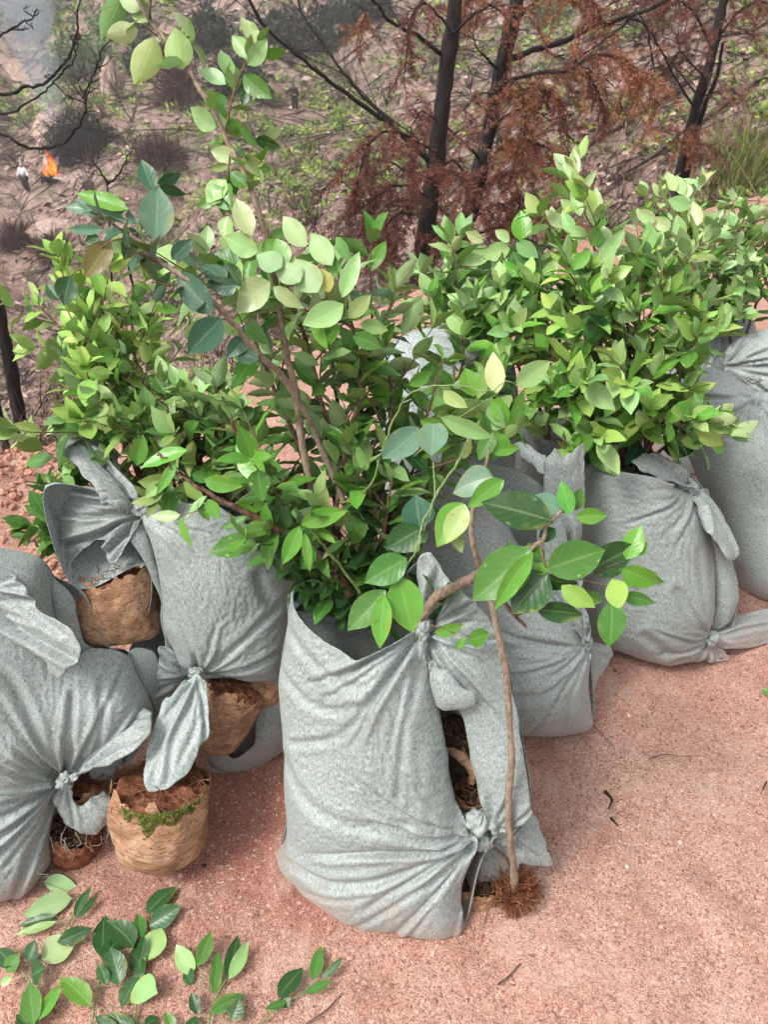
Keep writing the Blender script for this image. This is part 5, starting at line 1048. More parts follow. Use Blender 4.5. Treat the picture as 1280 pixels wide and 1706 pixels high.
# ---- the two far people
def far_person(px, py_foot, hpx, label, pose, cols, face=0.0):
    foot, D = hit(px, py_foot); H = 1.78; sc_ = H / 1.72
    J = dict(pelvis=(0, 0, .95), chest=(0, 0, 1.28), neck=(0, 0, 1.46), head=(0, 0, 1.56), top=(0, 0, 1.70),
             hl=(-.10, 0, .90), kl=(-.12, -.03, .50), al=(-.13, .02, .09), tl=(-.14, -.16, .03), hr=(.10, 0, .90), kr=(.12, -.05, .50), ar=(.13, .05, .09), tr=(.14, -.12, .03),
             sl=(-.19, 0, 1.40), el=(-.26, 0, 1.13), wl=(-.27, -.06, .88), fl=(-.27, -.10, .80), sr=(.19, 0, 1.40), er=(.26, 0, 1.13), wr=(.27, -.06, .88), fr=(.27, -.10, .80))
    J.update(pose)
    names = list(J); E = [('pelvis','chest'),('chest','neck'),('neck','head'),('head','top'),('pelvis','hl'),('hl','kl'),('kl','al'),('al','tl'),('pelvis','hr'),('hr','kr'),('kr','ar'),('ar','tr'),('chest','sl'),('sl','el'),('el','wl'),('wl','fl'),('chest','sr'),('sr','er'),('er','wr'),('wr','fr')]
    R_ = dict(pelvis=.14, chest=.15, neck=.055, head=.095, top=.07, hl=.095, kl=.06, al=.04, tl=.035, hr=.095, kr=.06, ar=.04, tr=.035, sl=.07, el=.042, wl=.03, fl=.03, sr=.07, er=.042, wr=.03, fr=.03)
    th = thing('person', foot, label, 'person'); ca, sa = math.cos(face), math.sin(face)
    def mk(name, keep, grow, mat):
        ks = [q for q in names if q in keep]; me = bpy.data.meshes.new(name); ed = [(ks.index(a), ks.index(b)) for a, b in E if a in ks and b in ks]
        vs = [(foot[0] + sc_ * (J[q][0] * ca - J[q][1] * sa), foot[1] + sc_ * (J[q][0] * sa + J[q][1] * ca), foot[2] + sc_ * J[q][2]) for q in ks]
        me.from_pydata(vs, ed, []); o = bpy.data.objects.new(name, me); C.objects.link(o); o.modifiers.new('skin', 'SKIN'); ss = o.modifiers.new('smooth', 'SUBSURF'); ss.levels = 2; ss.render_levels = 2
        for i, q in enumerate(ks): me.skin_vertices[0].data[i].radius = (R_[q] * 1.12 + grow, R_[q] * 1.12 + grow); me.skin_vertices[0].data[i].use_root = (i == 0)
        me.materials.append(mat); adopt(th, o); return o
    def plain(n_, c):
        m_, t_, b_ = newmat(n_); co_ = N(t_, 'ShaderNodeTexCoord').outputs['Object']; nn = noise(t_, co_, 9, 4)
        t_.links.new(mix(t_, nn, tuple(x * .8 for x in c), tuple(min(1, x * 1.15) for x in c)), b_.inputs['Base Color']); b_.inputs['Roughness'].default_value = .85; return m_
    mk('body', set(names), 0, plain('skin_tone', (0.42, 0.26, 0.19)))
    mk('jacket', {'pelvis', 'chest', 'sl', 'el', 'wl', 'sr', 'er', 'wr'}, .05, plain('jacket_cloth', cols[0]))
    mk('trousers', {'pelvis', 'hl', 'kl', 'al', 'hr', 'kr', 'ar'}, .045, plain('trouser_cloth', cols[1]))
    hb = v0 * np.array([.105, .115, .085]) * sc_ + np.array([foot[0] + sc_ * (J['top'][0] * ca - J['top'][1] * sa), foot[1] + sc_ * (J['top'][0] * sa + J['top'][1] * ca), foot[2] + sc_ * (J['top'][2] - .02)])
    h_ = mesh_obj('hair', hb, f0, plain('dark_hair', cols[2])); ss = h_.modifiers.new('smooth', 'SUBSURF'); ss.levels = 2; ss.render_levels = 2; adopt(th, h_)
    return th
far_person(492, 186, 38, 'person in dark clothes on the far slope, one arm held out to the side', dict(el=(-.42, -.05, 1.30), wl=(-.64, -.05, 1.12), fl=(-.72, -.05, 1.06), top=(-.02, -.08, 1.66), head=(0, -.05, 1.55)), [(0.004, 0.004, 0.008), (0.004, 0.004, 0.008), (0.005, 0.004, 0.004)], 0.3)
far_person(46, 322, 36, 'person in white top and black trousers standing left of the fire', dict(er=(.34, -.02, 1.16), wr=(.40, -.15, 1.05), fr=(.48, -.2, 1.02), wl=(-.36, -.1, 1.0), el=(-.30, 0, 1.16), fl=(-.38, -.16, .93), kl=(-.08, -.12, .52), al=(-.06, .12, .10), tl=(-.08, .0, .03)), [(0.75, 0.76, 0.78), (0.02, 0.02, 0.025), (0.6, 0.6, 0.6)], -0.2)
# ---- haze
hm, t, b = newmat('haze'); t.nodes.remove(b); pv = N(t, 'ShaderNodeVolumePrincipled'); pv.inputs['Color'].default_value = (.97, .975, .99, 1); pv.inputs['Density'].default_value = 0.0013; pv.inputs['Anisotropy'].default_value = 0.3
t.links.new(pv.outputs[0], t.nodes['Material Output'].inputs['Volume'])
HZ = Buf(); x0, x1, y0, y1, z0, z1 = -420, 420, -420, 420, -200, 190
HZ.add([(x0,y0,z0),(x1,y0,z0),(x1,y1,z0),(x0,y1,z0),(x0,y0,z1),(x1,y0,z1),(x1,y1,z1),(x0,y1,z1)], [(0,3,2,1),(4,5,6,7),(0,1,5,4),(1,2,6,5),(2,3,7,6),(3,0,4,7)])
hz = HZ.build('haze', hm, smooth=False); tag(hz, 'thin pale haze in the air over the valley', 'haze', kind='stuff')
# ================================================================ saplings
ORD = 'first second third fourth fifth sixth seventh eighth ninth tenth'.split()
def row_labels(tips, where):
    """one label per sapling: its place from the left within the lower, middle or upper row of tips"""
    ys = sorted(t[1] for t in tips); n = len(ys); cut = (ys[n // 3], ys[2 * n // 3]) if n > 6 else (1e9, 1e9); rows = [0 if t[1] < cut[0] else 1 if t[1] < cut[1] else 2 for t in tips]
    out = []
    for i, t in enumerate(tips):
        k = sorted(u[0] for u, r_ in zip(tips, rows) if r_ == rows[i]).index(t[0]); row = ('upper', 'middle', 'lower')[rows[i]] + ' row' if n > 6 else 'row'
        out.append(f'{ORD[k]} sapling from the left, {row}, {where}')
    return out
PAL = {   # upper side, underside
 'dark':  ((0.028, 0.105, 0.028), (0.15, 0.26, 0.09)),
 'mid':   ((0.085, 0.235, 0.040), (0.27, 0.42, 0.15)),
 'bright':((0.150, 0.390, 0.050), (0.31, 0.50, 0.15)),
 'light': ((0.36, 0.56, 0.21), (0.50, 0.66, 0.35)),
 'pale':  ((0.48, 0.62, 0.30), (0.55, 0.66, 0.40)),
 'olive': ((0.25, 0.38, 0.10), (0.32, 0.45, 0.15)),
 'blue':  ((0.055, 0.150, 0.095), (0.15, 0.26, 0.17)),
 'bluep': ((0.17, 0.32, 0.22), (0.26, 0.40, 0.29)),
 'young': ((0.40, 0.62, 0.14), (0.50, 0.68, 0.26)),
 'yellow':((0.42, 0.43, 0.10), (0.45, 0.46, 0.16)),
 'brown': ((0.20, 0.16, 0.05), (0.26, 0.22, 0.09)),
 'orange':((0.60, 0.28, 0.04), (0.6, 0.33, 0.08)),
}
class Leaves:
    def __init__(s): s.a = []
    def add(s, base, d, n, L, W, top, und, curl=.15, fold=.18): s.a.append((base, d, n, L, W, top, und, curl, fold))
    def build(s, parent, nr=8, nc=5, name='leaves', seed=0):
        if not s.a: return None
        r = np.random.RandomState(seed + len(s.a))
        B, Dv, Nn, L, W, T, Un, Cu, Fo = (np.array([q[i] for q in s.a], float) for i in range(9)); n = len(B)
        Dv /= np.linalg.norm(Dv, axis=1)[:, None]; Nn = Nn - (Nn * Dv).sum(1)[:, None] * Dv; Nn /= np.linalg.norm(Nn, axis=1)[:, None] + 1e-9
        S = np.cross(Dv, Nn); t = np.linspace(0, 1, nr); c = np.linspace(-1, 1, nc)
        wd = np.sin(math.pi * t ** (0.88)) ** 0.78; wd[0] = 0.05; wd[-1] = 0.0; wd = wd * (1 - .10 * t)
        wd[-2] *= 0.88
        tt = t * 0.94 + 0.06
        asym = 1 + .08 * r.randn(n, 1)
        u = L[:, None, None] * (tt[None, :, None] + 0 * c)
        hw = W[:, None, None] * .5 * wd[None, :, None] * asym[..., None]
        s_ = hw * c[None, None]
        z = np.abs(c)[None, None] ** 1.5 * hw * Fo[:, None, None] - Cu[:, None, None] * L[:, None, None] * (tt[None, :, None] ** 2)
        z = z + L[:, None, None] * .018 * np.sin(tt[None, :, None] * 17 + r.rand(n, 1, 1) * 6.3) * (c[None, None] ** 2)
        tw = .18 * r.randn(n, 1, 1) * tt[None, :, None]; s2 = s_ * np.cos(tw) - z * np.sin(tw); z2 = s_ * np.sin(tw) + z * np.cos(tw)
        bend = .12 * r.randn(n, 1, 1) * L[:, None, None] * tt[None, :, None] ** 2
        V = B[:, None, None] + u[..., None] * Dv[:, None, None] + (s2 + bend)[..., None] * S[:, None, None] + z2[..., None] * Nn[:, None, None]
        V2 = V - 0.00045 * Nn[:, None, None]
        i = np.arange(nr - 1)[:, None] * nc; j = np.arange(nc - 1)[None]; q = np.stack([i + j, i + j + 1, i + nc + j + 1, i + nc + j], -1).reshape(-1, 4)
        m = nr * nc
        # petiole / midrib
        qa = q[None] + 2 * m * np.arange(n)[:, None, None]; qb = q[:, ::-1][None] + 2 * m * np.arange(n)[:, None, None] + m
        uv = np.stack(np.broadcast_arrays(c[None, :], tt[:, None]), -1).reshape(-1, 2); UV = np.tile(np.vstack([uv, uv]), (n, 1))
        al0 = np.zeros((n, m, 1)); al1 = np.ones((n, m, 1))
        col = np.concatenate([np.concatenate([np.repeat(T[:, None], m, 1), al0], 2), np.concatenate([np.repeat(Un[:, None], m, 1), al1], 2)], 1)
        VV = np.concatenate([V.reshape(n, m, 3), V2.reshape(n, m, 3)], 1)
        o = mesh_obj(name, VV.reshape(-1, 3), [qa.reshape(-1, 4), qb.reshape(-1, 4)], M['leaf'], uvs=UV, cols=col.reshape(-1, 4))
        adopt(parent, o)
        # stalks
        pt = Buf(); k = 0.07
        return o
def colour(kind, r, j=.16):
    a, b = PAL[kind]; f = 1 + j * r.randn(); g = 1 + .10 * r.randn()
    return np.clip(np.array(a) * f * [g, 1, 1], .004, .8), np.clip(np.array(b) * (1 + .10 * r.randn()) * [g, 1, 1], .004, .8)
def leafy(Lv, st, pts, f0, n, L, kinds, r, out=.75, droop=.15, term=3, wr=.46, jit=.25, roll=.5):
    """alternate leaves along a shoot and a cluster at its tip"""
    seg = np.linalg.norm(np.diff(pts, axis=0), axis=1); cum = np.concatenate([[0], np.cumsum(seg)]) / seg.sum(); ph = r.rand() * 6.28
    for i in range(n + term):
        f = f0 + (1 - f0) * (i + .3 * r.rand()) / max(n, 1) if i < n else 1 - .012 * (i - n)
        f = min(f, .999); k = min(np.searchsorted(cum, f) - 1, len(pts) - 2); k = max(k, 0); t = (f - cum[k]) / (cum[k + 1] - cum[k] + 1e-9)
        p = pts[k] * (1 - t) + pts[k + 1] * t; tg = pts[k + 1] - pts[k]; tg = tg / (np.linalg.norm(tg) + 1e-9)
        a = np.cross(tg, [.13, .2, .97]); a /= np.linalg.norm(a) + 1e-9; b = np.cross(tg, a); ph += 2.4 + .3 * r.randn()
        rad = a * math.cos(ph) + b * math.sin(ph); o_ = out if i < n else .35
        d = tg * (1 - o_ * .75) + rad * (o_ + .12 * r.randn()) + np.array([0, 0, -droop * (i < n)]) + r.randn(3) * jit * .4
        d /= np.linalg.norm(d)
        nm = tg * .9 - rad * .5 + np.array([0, 0, .45]) + r.randn(3) * roll
        kd = kinds[min(int((r.rand() * .55 + .5 * (f - f0) / (1 - f0 + 1e-6)) * len(kinds)), len(kinds) - 1)] if len(kinds) > 1 else kinds[0]
        T, U_ = colour(kd, r); l = L * (.72 + .45 * r.rand()) * (1 if i < n else .8)
        Lv.add(p, d, nm, l, l * wr * (.88 + .24 * r.rand()), T, U_, .04 + .30 * r.rand(), .05 + .35 * r.rand())
def shoot_pts(p0, d, L, r, up=.35, n=7, wob=.12):
    d = d / np.linalg.norm(d); pts = [p0]
    for i in range(n): d = d + np.array([0, 0, up / n]) + r.randn(3) * wob / 2; d /= np.linalg.norm(d); pts.append(pts[-1] + d * L / n)
    return np.array(pts)
def sapling(label, stem, group=None, f0=.4, n=14, L=.062, kinds=('dark', 'mid', 'bright'), side=(), nside=5, slen=(.12, .28), sn=9, r0=.006, seed=0, hero=(), mat='stem', term=3, hero_shoots=(), sf0=None, name='sapling', out=.75, rr=None, up=.35, droop=.15, spread=.9, wr=.46, jitter=.006):
    r = np.random.RandomState(seed + 1000); pl = catmull([P(a, b, np.float64(c)) for a, b, c in stem], 9)
    pl[1:-1] += np.cumsum(r.randn(*pl[1:-1].shape), 0) * .0012
    th = thing(name, pl[0], label, 'sapling', group); sb = Buf(); tube(sb, pl, [r0, r0 * .8, r0 * .35] if rr is None else rr, 9, rough=.2, seed=seed)
    Lv = Leaves()
    if n: leafy(Lv, sb, pl, f0, n, L, kinds, r, out=out, term=term, droop=droop, wr=wr)
    sf = f0 - .1 if sf0 is None else sf0
    twg = Buf()
    for j in range(nside):
        f = sf + (.94 - sf) * (j + .6 * r.rand()) / max(nside, 1); k = int(f * (len(pl) - 2)); tg = pl[k + 1] - pl[k]; tg /= np.linalg.norm(tg)
        rad = rnd_unit(1, r)[0]; rad = rad - rad @ tg * tg; rad /= np.linalg.norm(rad); ll = slen[0] + (slen[1] - slen[0]) * r.rand()
        sp = shoot_pts(pl[k], tg * .8 + rad * spread, ll, r, up); tube(twg, sp, [.0022, .0009], 5)
        leafy(Lv, sb, sp, .15, sn, L, kinds, r, out=out, droop=droop, term=term, wr=wr)
    for hs in hero_shoots:
        pts = catmull([P(a, b, np.float64(c)) for a, b, c in hs[0]], 6); tube(twg, pts, [hs[1], hs[1] * .5], 7, rough=.1)
        if len(hs) > 2: leafy(Lv, sb, pts, hs[2].get('f0', .2), hs[2].get('n', 6), hs[2].get('L', L), hs[2].get('kinds', kinds), r, term=hs[2].get('term', 3))
    sb.build('stem', M[mat], th)
    if twg.n: twg.build('side_shoots', M['stem_green' if mat == 'stem_green' else 'stem'], th)
    for h in hero: hero_leaf(Lv, *h, r=r)
    Lv.build(th, 9 if hero else 8, 7 if hero else 5, seed=seed)
    return th
def hero_leaf(Lv, bx, by, tx, ty, w, D, kind, dD=0.0, roll=0.0, under=False, curl=.12, fold=.22, r=None):
    """a leaf traced from the photo: base and tip pixel, width in pixels, depth"""
    b = P(bx, by, np.float64(D)); t = P(tx, ty, np.float64(D + dD)); d = t - b; L = np.linalg.norm(d); d /= L
    v = CAM - b; v /= np.linalg.norm(v); n = v - v @ d * d; n /= np.linalg.norm(n); s = np.cross(d, n); roll = roll + .12 * r.randn()
    n = n * math.cos(roll) + s * math.sin(roll)
    if under: n = -n
    T, U_ = colour(kind, r, .07); Lv.add(b - d * L * .06, d, n, L * 1.02, w * D / F * 1.05 / max(.4, abs(math.cos(roll))) , T, U_, curl * (-1 if under else 1) * .6, fold)

GA = 'leafy camellia-like saplings bundled in the front sack'
# --- the tall one
top_leaves = [(205,-12,166,70,46,1.16,'olive',.02,.1,True),(230,50,172,62,34,1.15,'light',0,.1,True),(257,62,228,146,48,1.15,'olive',.01,.1,True),(303,116,287,40,46,1.16,'olive',-.01,-.1,True),(236,14,196,-4,26,1.16,'light',0,0,True),
 (246,36,212,12,22,1.17,'pale',0,.2),(428,76,410,20,28,1.22,'pale',0,.1),(416,98,389,50,26,1.22,'light'),(412,108,453,72,28,1.21,'light',0,.1),(438,90,480,88,22,1.22,'bright',.01,.3),(406,124,446,176,34,1.2,'mid',0,.2),(383,132,368,78,24,1.2,'light',0,.4),
 (376,140,328,108,24,1.2,'pale',0,.3),(385,150,392,100,22,1.21,'light',0,.4),(360,212,309,194,32,1.2,'light'),(372,180,352,150,20,1.2,'mid',0,.6),(425,232,469,244,22,1.22,'dark',0,.2),(440,232,470,212,16,1.22,'pale',0,.3),(395,264,347,252,28,1.2,'pale',0,.1),(402,266,446,278,26,1.19,'pale',0,.2),
 (412,310,378,288,24,1.2,'mid',0,.3),(386,350,344,298,32,1.2,'light',0,.2),(420,392,383,328,36,1.18,'pale',0,.1),(380,360,366,402,22,1.2,'light',0,.3),(376,300,344,340,30,1.2,'light',0,.5),(358,330,330,350,22,1.22,'bright',0,.5),(400,210,430,240,20,1.2,'mid',0,.5),(380,200,410,225,22,1.21,'bright',0,.4),
 (395,150,372,120,20,1.21,'bright',0,.5),(415,140,400,180,16,1.21,'dark',0,.5),(430,420,368,398,42,1.19,'light',0,.1),(510,410,463,362,36,1.20,'pale',0,.1),(553,442,514,384,38,1.2,'pale',0,.1),(530,487,486,418,48,1.19,'light',0,.05,True),(572,507,507,552,48,1.18,'light',0,.1),
 (570,496,597,412,30,1.2,'light',0,.2),(580,530,620,488,32,1.2,'light',0,.1),(548,487,532,444,26,1.2,'yellow',0,.2),(450,470,382,508,50,1.18,'pale',0,.05),(470,445,428,418,38,1.18,'light',0,.1,True),(455,478,508,517,26,1.17,'pale',0,.3),(480,440,455,395,34,1.19,'light',0,.2),
 (500,470,465,430,40,1.185,'light',0,.1,True),(545,420,560,462,26,1.21,'bright',0,.3),(520,520,545,585,20,1.2,'bright',0,.6),(560,395,590,440,22,1.22,'light',0,.5),(400,440,350,430,30,1.22,'mid',0,.4),(440,400,470,440,30,1.2,'bright',0,.3),(588,560,640,575,30,1.2,'mid',0,.2),(600,540,650,545,26,1.22,'light',0,.3)]
sapling('tallest sapling, its thin twig rising past the top edge above the front sack', [(578,1010,1.47),(552,900,1.43),(520,790,1.38),(494,650,1.33),(476,560,1.29),(455,420,1.24),(428,330,1.21),(400,262,1.20),(372,215,1.195),(340,160,1.18),(300,98,1.17),(262,50,1.165),(236,20,1.16),(205,-20,1.16),(185,-70,1.16)],
    GA, f0=.50, n=14, L=.05, kinds=('mid','bright','light'), nside=3, slen=(.05,.10), sn=4, r0=.0062, seed=1, mat='stem_pale', hero=top_leaves, sf0=.55, term=0,
    hero_shoots=[([(372,240,1.2),(385,170,1.2),(398,130,1.21),(414,95,1.215),(428,70,1.22)],.0022,dict(f0=.1,n=9,L=.035,kinds=('mid','bright'))),([(262,60,1.165),(240,45,1.16),(225,52,1.155)],.0015),([(395,262,1.2),(425,275,1.2)],.0016,dict(f0=.3,n=3,L=.04,kinds=('bright',))),
                 ([(385,240,1.2),(378,300,1.2),(372,330,1.2)],.0014,dict(f0=.2,n=5,L=.035,kinds=('light','mid')))], rr=[.0075,.0062,.0048,.0036,.0026,.0018])
blue_leaves = [(256,322,232,260,36,1.17,'blue',0,.1,False),(258,400,265,303,56,1.13,'bluep',0,.05),(213,350,124,310,26,1.13,'bright',0,.3),(232,372,117,322,30,1.14,'bluep',0,.1),(180,352,101,346,26,1.15,'bluep',0,.2),(172,382,107,386,15,1.15,'bluep'),(262,306,304,290,20,1.17,'blue',0,.2),(264,312,311,318,22,1.17,'dark',0,.3),
 (226,392,200,432,32,1.17,'dark',0,.2),(184,402,136,464,40,1.17,'brown',0,.2),(118,460,98,508,40,1.19,'dark',0,.1),(98,500,72,470,24,1.19,'dark',0,.2),(286,432,320,396,28,1.14,'blue',0,.2),(356,520,277,460,52,1.13,'blue',0,.05),(369,530,311,592,50,1.12,'blue',0,.1),(232,440,282,436,26,1.15,'bluep',0,.4),(205,385,236,400,24,1.16,'bluep',0,.2),(165,395,138,402,22,1.18,'dark',0,.3),
 (300,300,262,296,18,1.18,'bluep',0,.5),(375,470,340,430,34,1.16,'blue',0,.2),(395,475,345,490,32,1.16,'blue',0,.4),(375,440,400,480,34,1.17,'dark',0,.2),(410,560,380,600,30,1.2,'blue',0,.2),(300,420,335,440,26,1.16,'bluep',0,.5),(430,600,395,580,34,1.2,'blue',0,.1)]
sapling('bluish green leaved branch arching up to the left above the leaf tailed sack', [(600,1000,1.48),(580,850,1.42),(530,720,1.36),(480,630,1.28),(435,580,1.22),(390,525,1.18),(345,470,1.15),(290,430,1.14),(250,396,1.135),(228,372,1.135),(214,350,1.135)],
    GA, f0=.66, n=8, L=.045, kinds=('blue','blue','dark'), nside=3, slen=(.06,.10), sn=4, r0=.006, seed=2, hero=blue_leaves, sf0=.6, term=0, mat='stem_pale',
    hero_shoots=[([(230,390,1.14),(200,386,1.15),(185,370,1.155),(178,355,1.155)],.0018),([(250,396,1.14),(256,350,1.15),(254,320,1.17)],.0018),([(230,395,1.14),(185,402,1.16),(150,430,1.18),(118,460,1.19)],.0016)])
# --- the rest of the front bundle
front = [
 ([(560,1000,1.48),(560,880,1.44),(575,760,1.40),(600,640,1.36),(590,560,1.34),(560,440,1.30)], 3, ('dark','mid','light','light')),
 ([(590,1000,1.50),(620,880,1.46),(640,760,1.42),(650,660,1.38),(640,580,1.36)], 4, ('dark','mid','bright')),
 ([(540,990,1.50),(520,880,1.47),(500,760,1.43),(450,640,1.38),(420,540,1.34),(400,450,1.30)], 5, ('dark','mid','light','light')),
 ([(600,1010,1.52),(640,900,1.50),(690,800,1.46),(720,700,1.42),(740,600,1.40)], 6, ('dark','mid','bright')),
 ([(570,1000,1.53),(560,850,1.50),(540,700,1.47),(510,560,1.44),(480,470,1.42)], 7, ('dark','mid','light','light')),
 ([(610,1005,1.55),(620,850,1.52),(600,700,1.50),(620,560,1.47),(660,480,1.46)], 8, ('dark','mid','bright')),
 ([(550,1000,1.50),(480,880,1.48),(450,800,1.46),(410,730,1.44),(385,690,1.42)], 9, ('dark','mid','light')),
 ([(600,1000,1.57),(580,820,1.56),(560,660,1.54),(540,540,1.50),(540,430,1.48)], 11, ('dark','mid','light','light')),
 ([(620,1000,1.55),(680,880,1.56),(760,760,1.56),(800,680,1.56)], 12, ('mid','mid','bright')),
 ([(565,990,1.45),(530,940,1.42),(500,900,1.40),(480,850,1.38),(470,800,1.36)], 13, ('dark','mid','bright')),
 ([(600,1000,1.47),(610,940,1.45),(630,900,1.42),(640,850,1.40),(650,800,1.38)], 14, ('dark','mid','light')),
 ([(585,1005,1.50),(600,880,1.46),(560,760,1.42),(530,640,1.36),(500,540,1.32),(470,480,1.28)], 15, ('mid','bright','light')),
]
for (st, sd, kn), lb in zip(front, row_labels([q[0][-1] for q in front], 'the front sack bundle')):
    sapling(lb, st, GA, f0=.26, n=13, L=.076, kinds=kn, nside=5, slen=(.10,.20), sn=5, wr=.50, out=.62, r0=.0052, seed=sd, sf0=.2, term=3, mat='stem')
low = [([(560,1020,1.47),(530,990,1.44),(512,960,1.42)],61),([(580,1030,1.47),(560,1000,1.43),(548,975,1.40)],62),([(610,1040,1.47),(640,980,1.44),(662,930,1.42)],63),([(620,1045,1.46),(650,1010,1.43),(675,975,1.41)],64),([(600,1040,1.50),(610,980,1.46),(600,930,1.42)],65),([(560,1020,1.5),(500,960,1.47),(450,920,1.44)],66),([(640,1040,1.5),(670,960,1.48),(690,900,1.46)],67)]
for (st, sd), lb in zip(low, row_labels([q[0][-1] for q in low], 'low shoots in the front sack neck')):
    sapling(lb, st, GA, f0=.15, n=9, L=.060, kinds=('dark','dark','dark','mid'), nside=3, slen=(.05,.10), sn=5, r0=.0035, seed=sd, sf0=.2, term=3, wr=.54)
# --- low branch to the left with light leaves at the end
sapling('low reddish brown branch of the front bundle reaching left, light green leaves at its end', [(585,990,1.42),(540,935,1.38),(480,893,1.34),(430,868,1.32),(390,846,1.30),(350,822,1.28),(315,796,1.27),(285,765,1.26),(262,752,1.26)], GA, n=0, nside=0, r0=.0075, seed=21,
    hero=[(340,798,402,824,28,1.26,'bright',0,.3),(228,776,232,720,28,1.27,'bright',0,.2),(312,750,226,768,26,1.26,'bright',0,.3),(292,764,272,832,18,1.26,'bright',0,.5),(300,858,248,866,18,1.28,'pale',0,.1),(300,862,312,918,12,1.28,'bright',0,.6),(345,832,366,866,24,1.29,'bright',0,.4),(330,838,352,866,20,1.29,'mid'),(412,860,366,888,16,1.3,'mid',0,.4),
      (395,835,430,850,16,1.3,'bright',0,.6),(345,826,300,862,14,1.29,'light',0,.5),(470,900,405,905,20,1.3,'mid',0,.5),(478,915,440,940,22,1.32,'dark',0,.4),(465,860,430,880,20,1.33,'dark',0,.4),(488,885,420,915,18,1.32,'dark',0,.6),(320,790,352,800,18,1.28,'mid',0,.5),(450,890,400,918,12,1.33,'mid',0,.5)],
    hero_shoots=[([(310,792,1.27),(280,768,1.265),(262,752,1.26)],.0016),([(375,838,1.3),(340,848,1.29),(298,860,1.28)],.0014),([(470,890,1.33),(460,870,1.33),(440,855,1.32)],.0016)], rr=[.009,.007,.005,.0035,.002,.0012])
# --- sprigs hanging in front
sapling('drooping light green sprig with broad leaves hanging in front of the front sack neck', [(800,700,1.22),(775,760,1.18),(745,810,1.15),(722,850,1.13),(705,890,1.12),(690,920,1.115),(668,955,1.11),(650,985,1.11)], GA, n=0, nside=0, r0=.002, seed=22, mat='stem_green', rr=[.0022,.0016,.001],
    hero=[(678,930,604,973,52,1.10,'mid',-.01,.1),(665,960,686,1060,58,1.10,'bright',0,-.1),(642,983,582,1060,50,1.10,'mid',0,.1),(640,990,629,1086,40,1.09,'bright',0,-.1),(702,880,642,918,46,1.14,'dark',0,.2),(700,880,692,822,52,1.15,'blue',0,.2),(772,838,712,902,46,1.12,'bright',0,.1),(775,840,748,912,42,1.11,'light',0,-.1),
      (822,795,750,798,48,1.13,'bluep',.02,.1),(840,800,772,838,38,1.12,'bright',-.01,.1),(722,700,724,762,50,1.16,'bluep',0,.1),(698,712,645,776,46,1.17,'bluep',0,.1),(735,694,824,738,28,1.15,'light',0,.4),(700,700,760,720,24,1.16,'bright',0,.5),(755,870,765,925,26,1.13,'light',0,.5)],
    hero_shoots=[([(722,770,1.17),(724,830,1.15),(706,885,1.13)],.0013),([(790,850,1.2),(782,880,1.25)],.001)])
sapling('light green sprig with two pale upright leaves right of the centre', [(560,880,1.40),(620,800,1.34),(650,720,1.30),(690,660,1.27),(760,640,1.24),(830,655,1.22),(862,640,1.21)], GA, n=0, nside=0, r0=.002, seed=23, mat='stem_green',
    hero=[(828,656,823,582,38,1.22,'pale',0,.1),(860,642,922,600,34,1.21,'light',0,.1),(682,642,720,614,26,1.26,'bright',0,.1),(790,660,775,610,34,1.24,'bright',0,.2),(820,665,850,705,30,1.23,'bright',0,.3),(740,650,770,690,24,1.25,'light',0,.4),(820,670,830,720,34,1.24,'light',0,.5)],
    hero_shoots=[([(690,760,1.3),(760,700,1.26),(830,655,1.22)],.0015)])
sapling('yellowish green sprig low in the middle with a few narrow leaves', [(600,990,1.38),(560,940,1.33),(530,905,1.28),(503,876,1.25)], GA, n=0, nside=0, r0=.003, seed=24, mat='stem_green',
    hero=[(501,874,580,841,34,1.24,'bright',0,.1),(499,876,474,946,28,1.24,'bright',0,-.1),(508,888,516,956,15,1.24,'bright',0,.3),(560,905,520,878,14,1.26,'bright',0,.2),(520,880,565,895,16,1.26,'mid',0,.5)])
# --- the big leaved branch leaving the knot to the right
big = [(920,868,800,828,62,1.09,'dark',.01,.1),(960,862,1015,852,32,1.10,'bright',0,.1),(950,857,938,798,28,1.10,'bright',0,.1),(936,850,880,824,38,1.11,'bluep',0,.2),(955,850,972,812,24,1.12,'mid',0,.4),(911,948,1016,914,64,1.07,'mid',0,.1),(980,948,1068,914,52,1.09,'dark',.01,.25),
 (886,914,785,1008,72,1.08,'mid',.01,.3),(889,921,808,1010,36,1.06,'bright',0,-.2),(914,956,846,1020,62,1.09,'dark',0,.1),(936,976,995,1016,36,1.07,'young',0,.2),(895,1016,978,1020,32,1.09,'dark',0,.3),(1019,1002,1029,1082,46,1.08,'mid',0,.1),(1020,965,1046,1013,38,1.07,'young',0,.1),(1038,946,1102,985,42,1.08,'bright',0,.1),
 (1044,932,1070,872,36,1.10,'bright',0,.2),(1060,925,1080,900,20,1.10,'bright',0,.4),(1035,992,1097,1002,24,1.09,'mid',0,.4),(880,905,905,940,30,1.1,'mid',0,.4),(925,880,900,905,30,1.11,'dark',0,.4),(900,960,960,985,30,1.10,'dark',0,.5),(860,935,845,900,20,1.12,'mid',0,.5),(915,940,880,950,30,1.1,'bright',0,.5),
 (725,1054,776,1050,22,1.32,'bright',0,.2),(780,1067,819,1061,32,1.31,'bright',0,.1),(775,1062,762,1086,12,1.31,'bright',0,.3),(965,990,1000,1010,26,1.1,'mid',0,.5)]
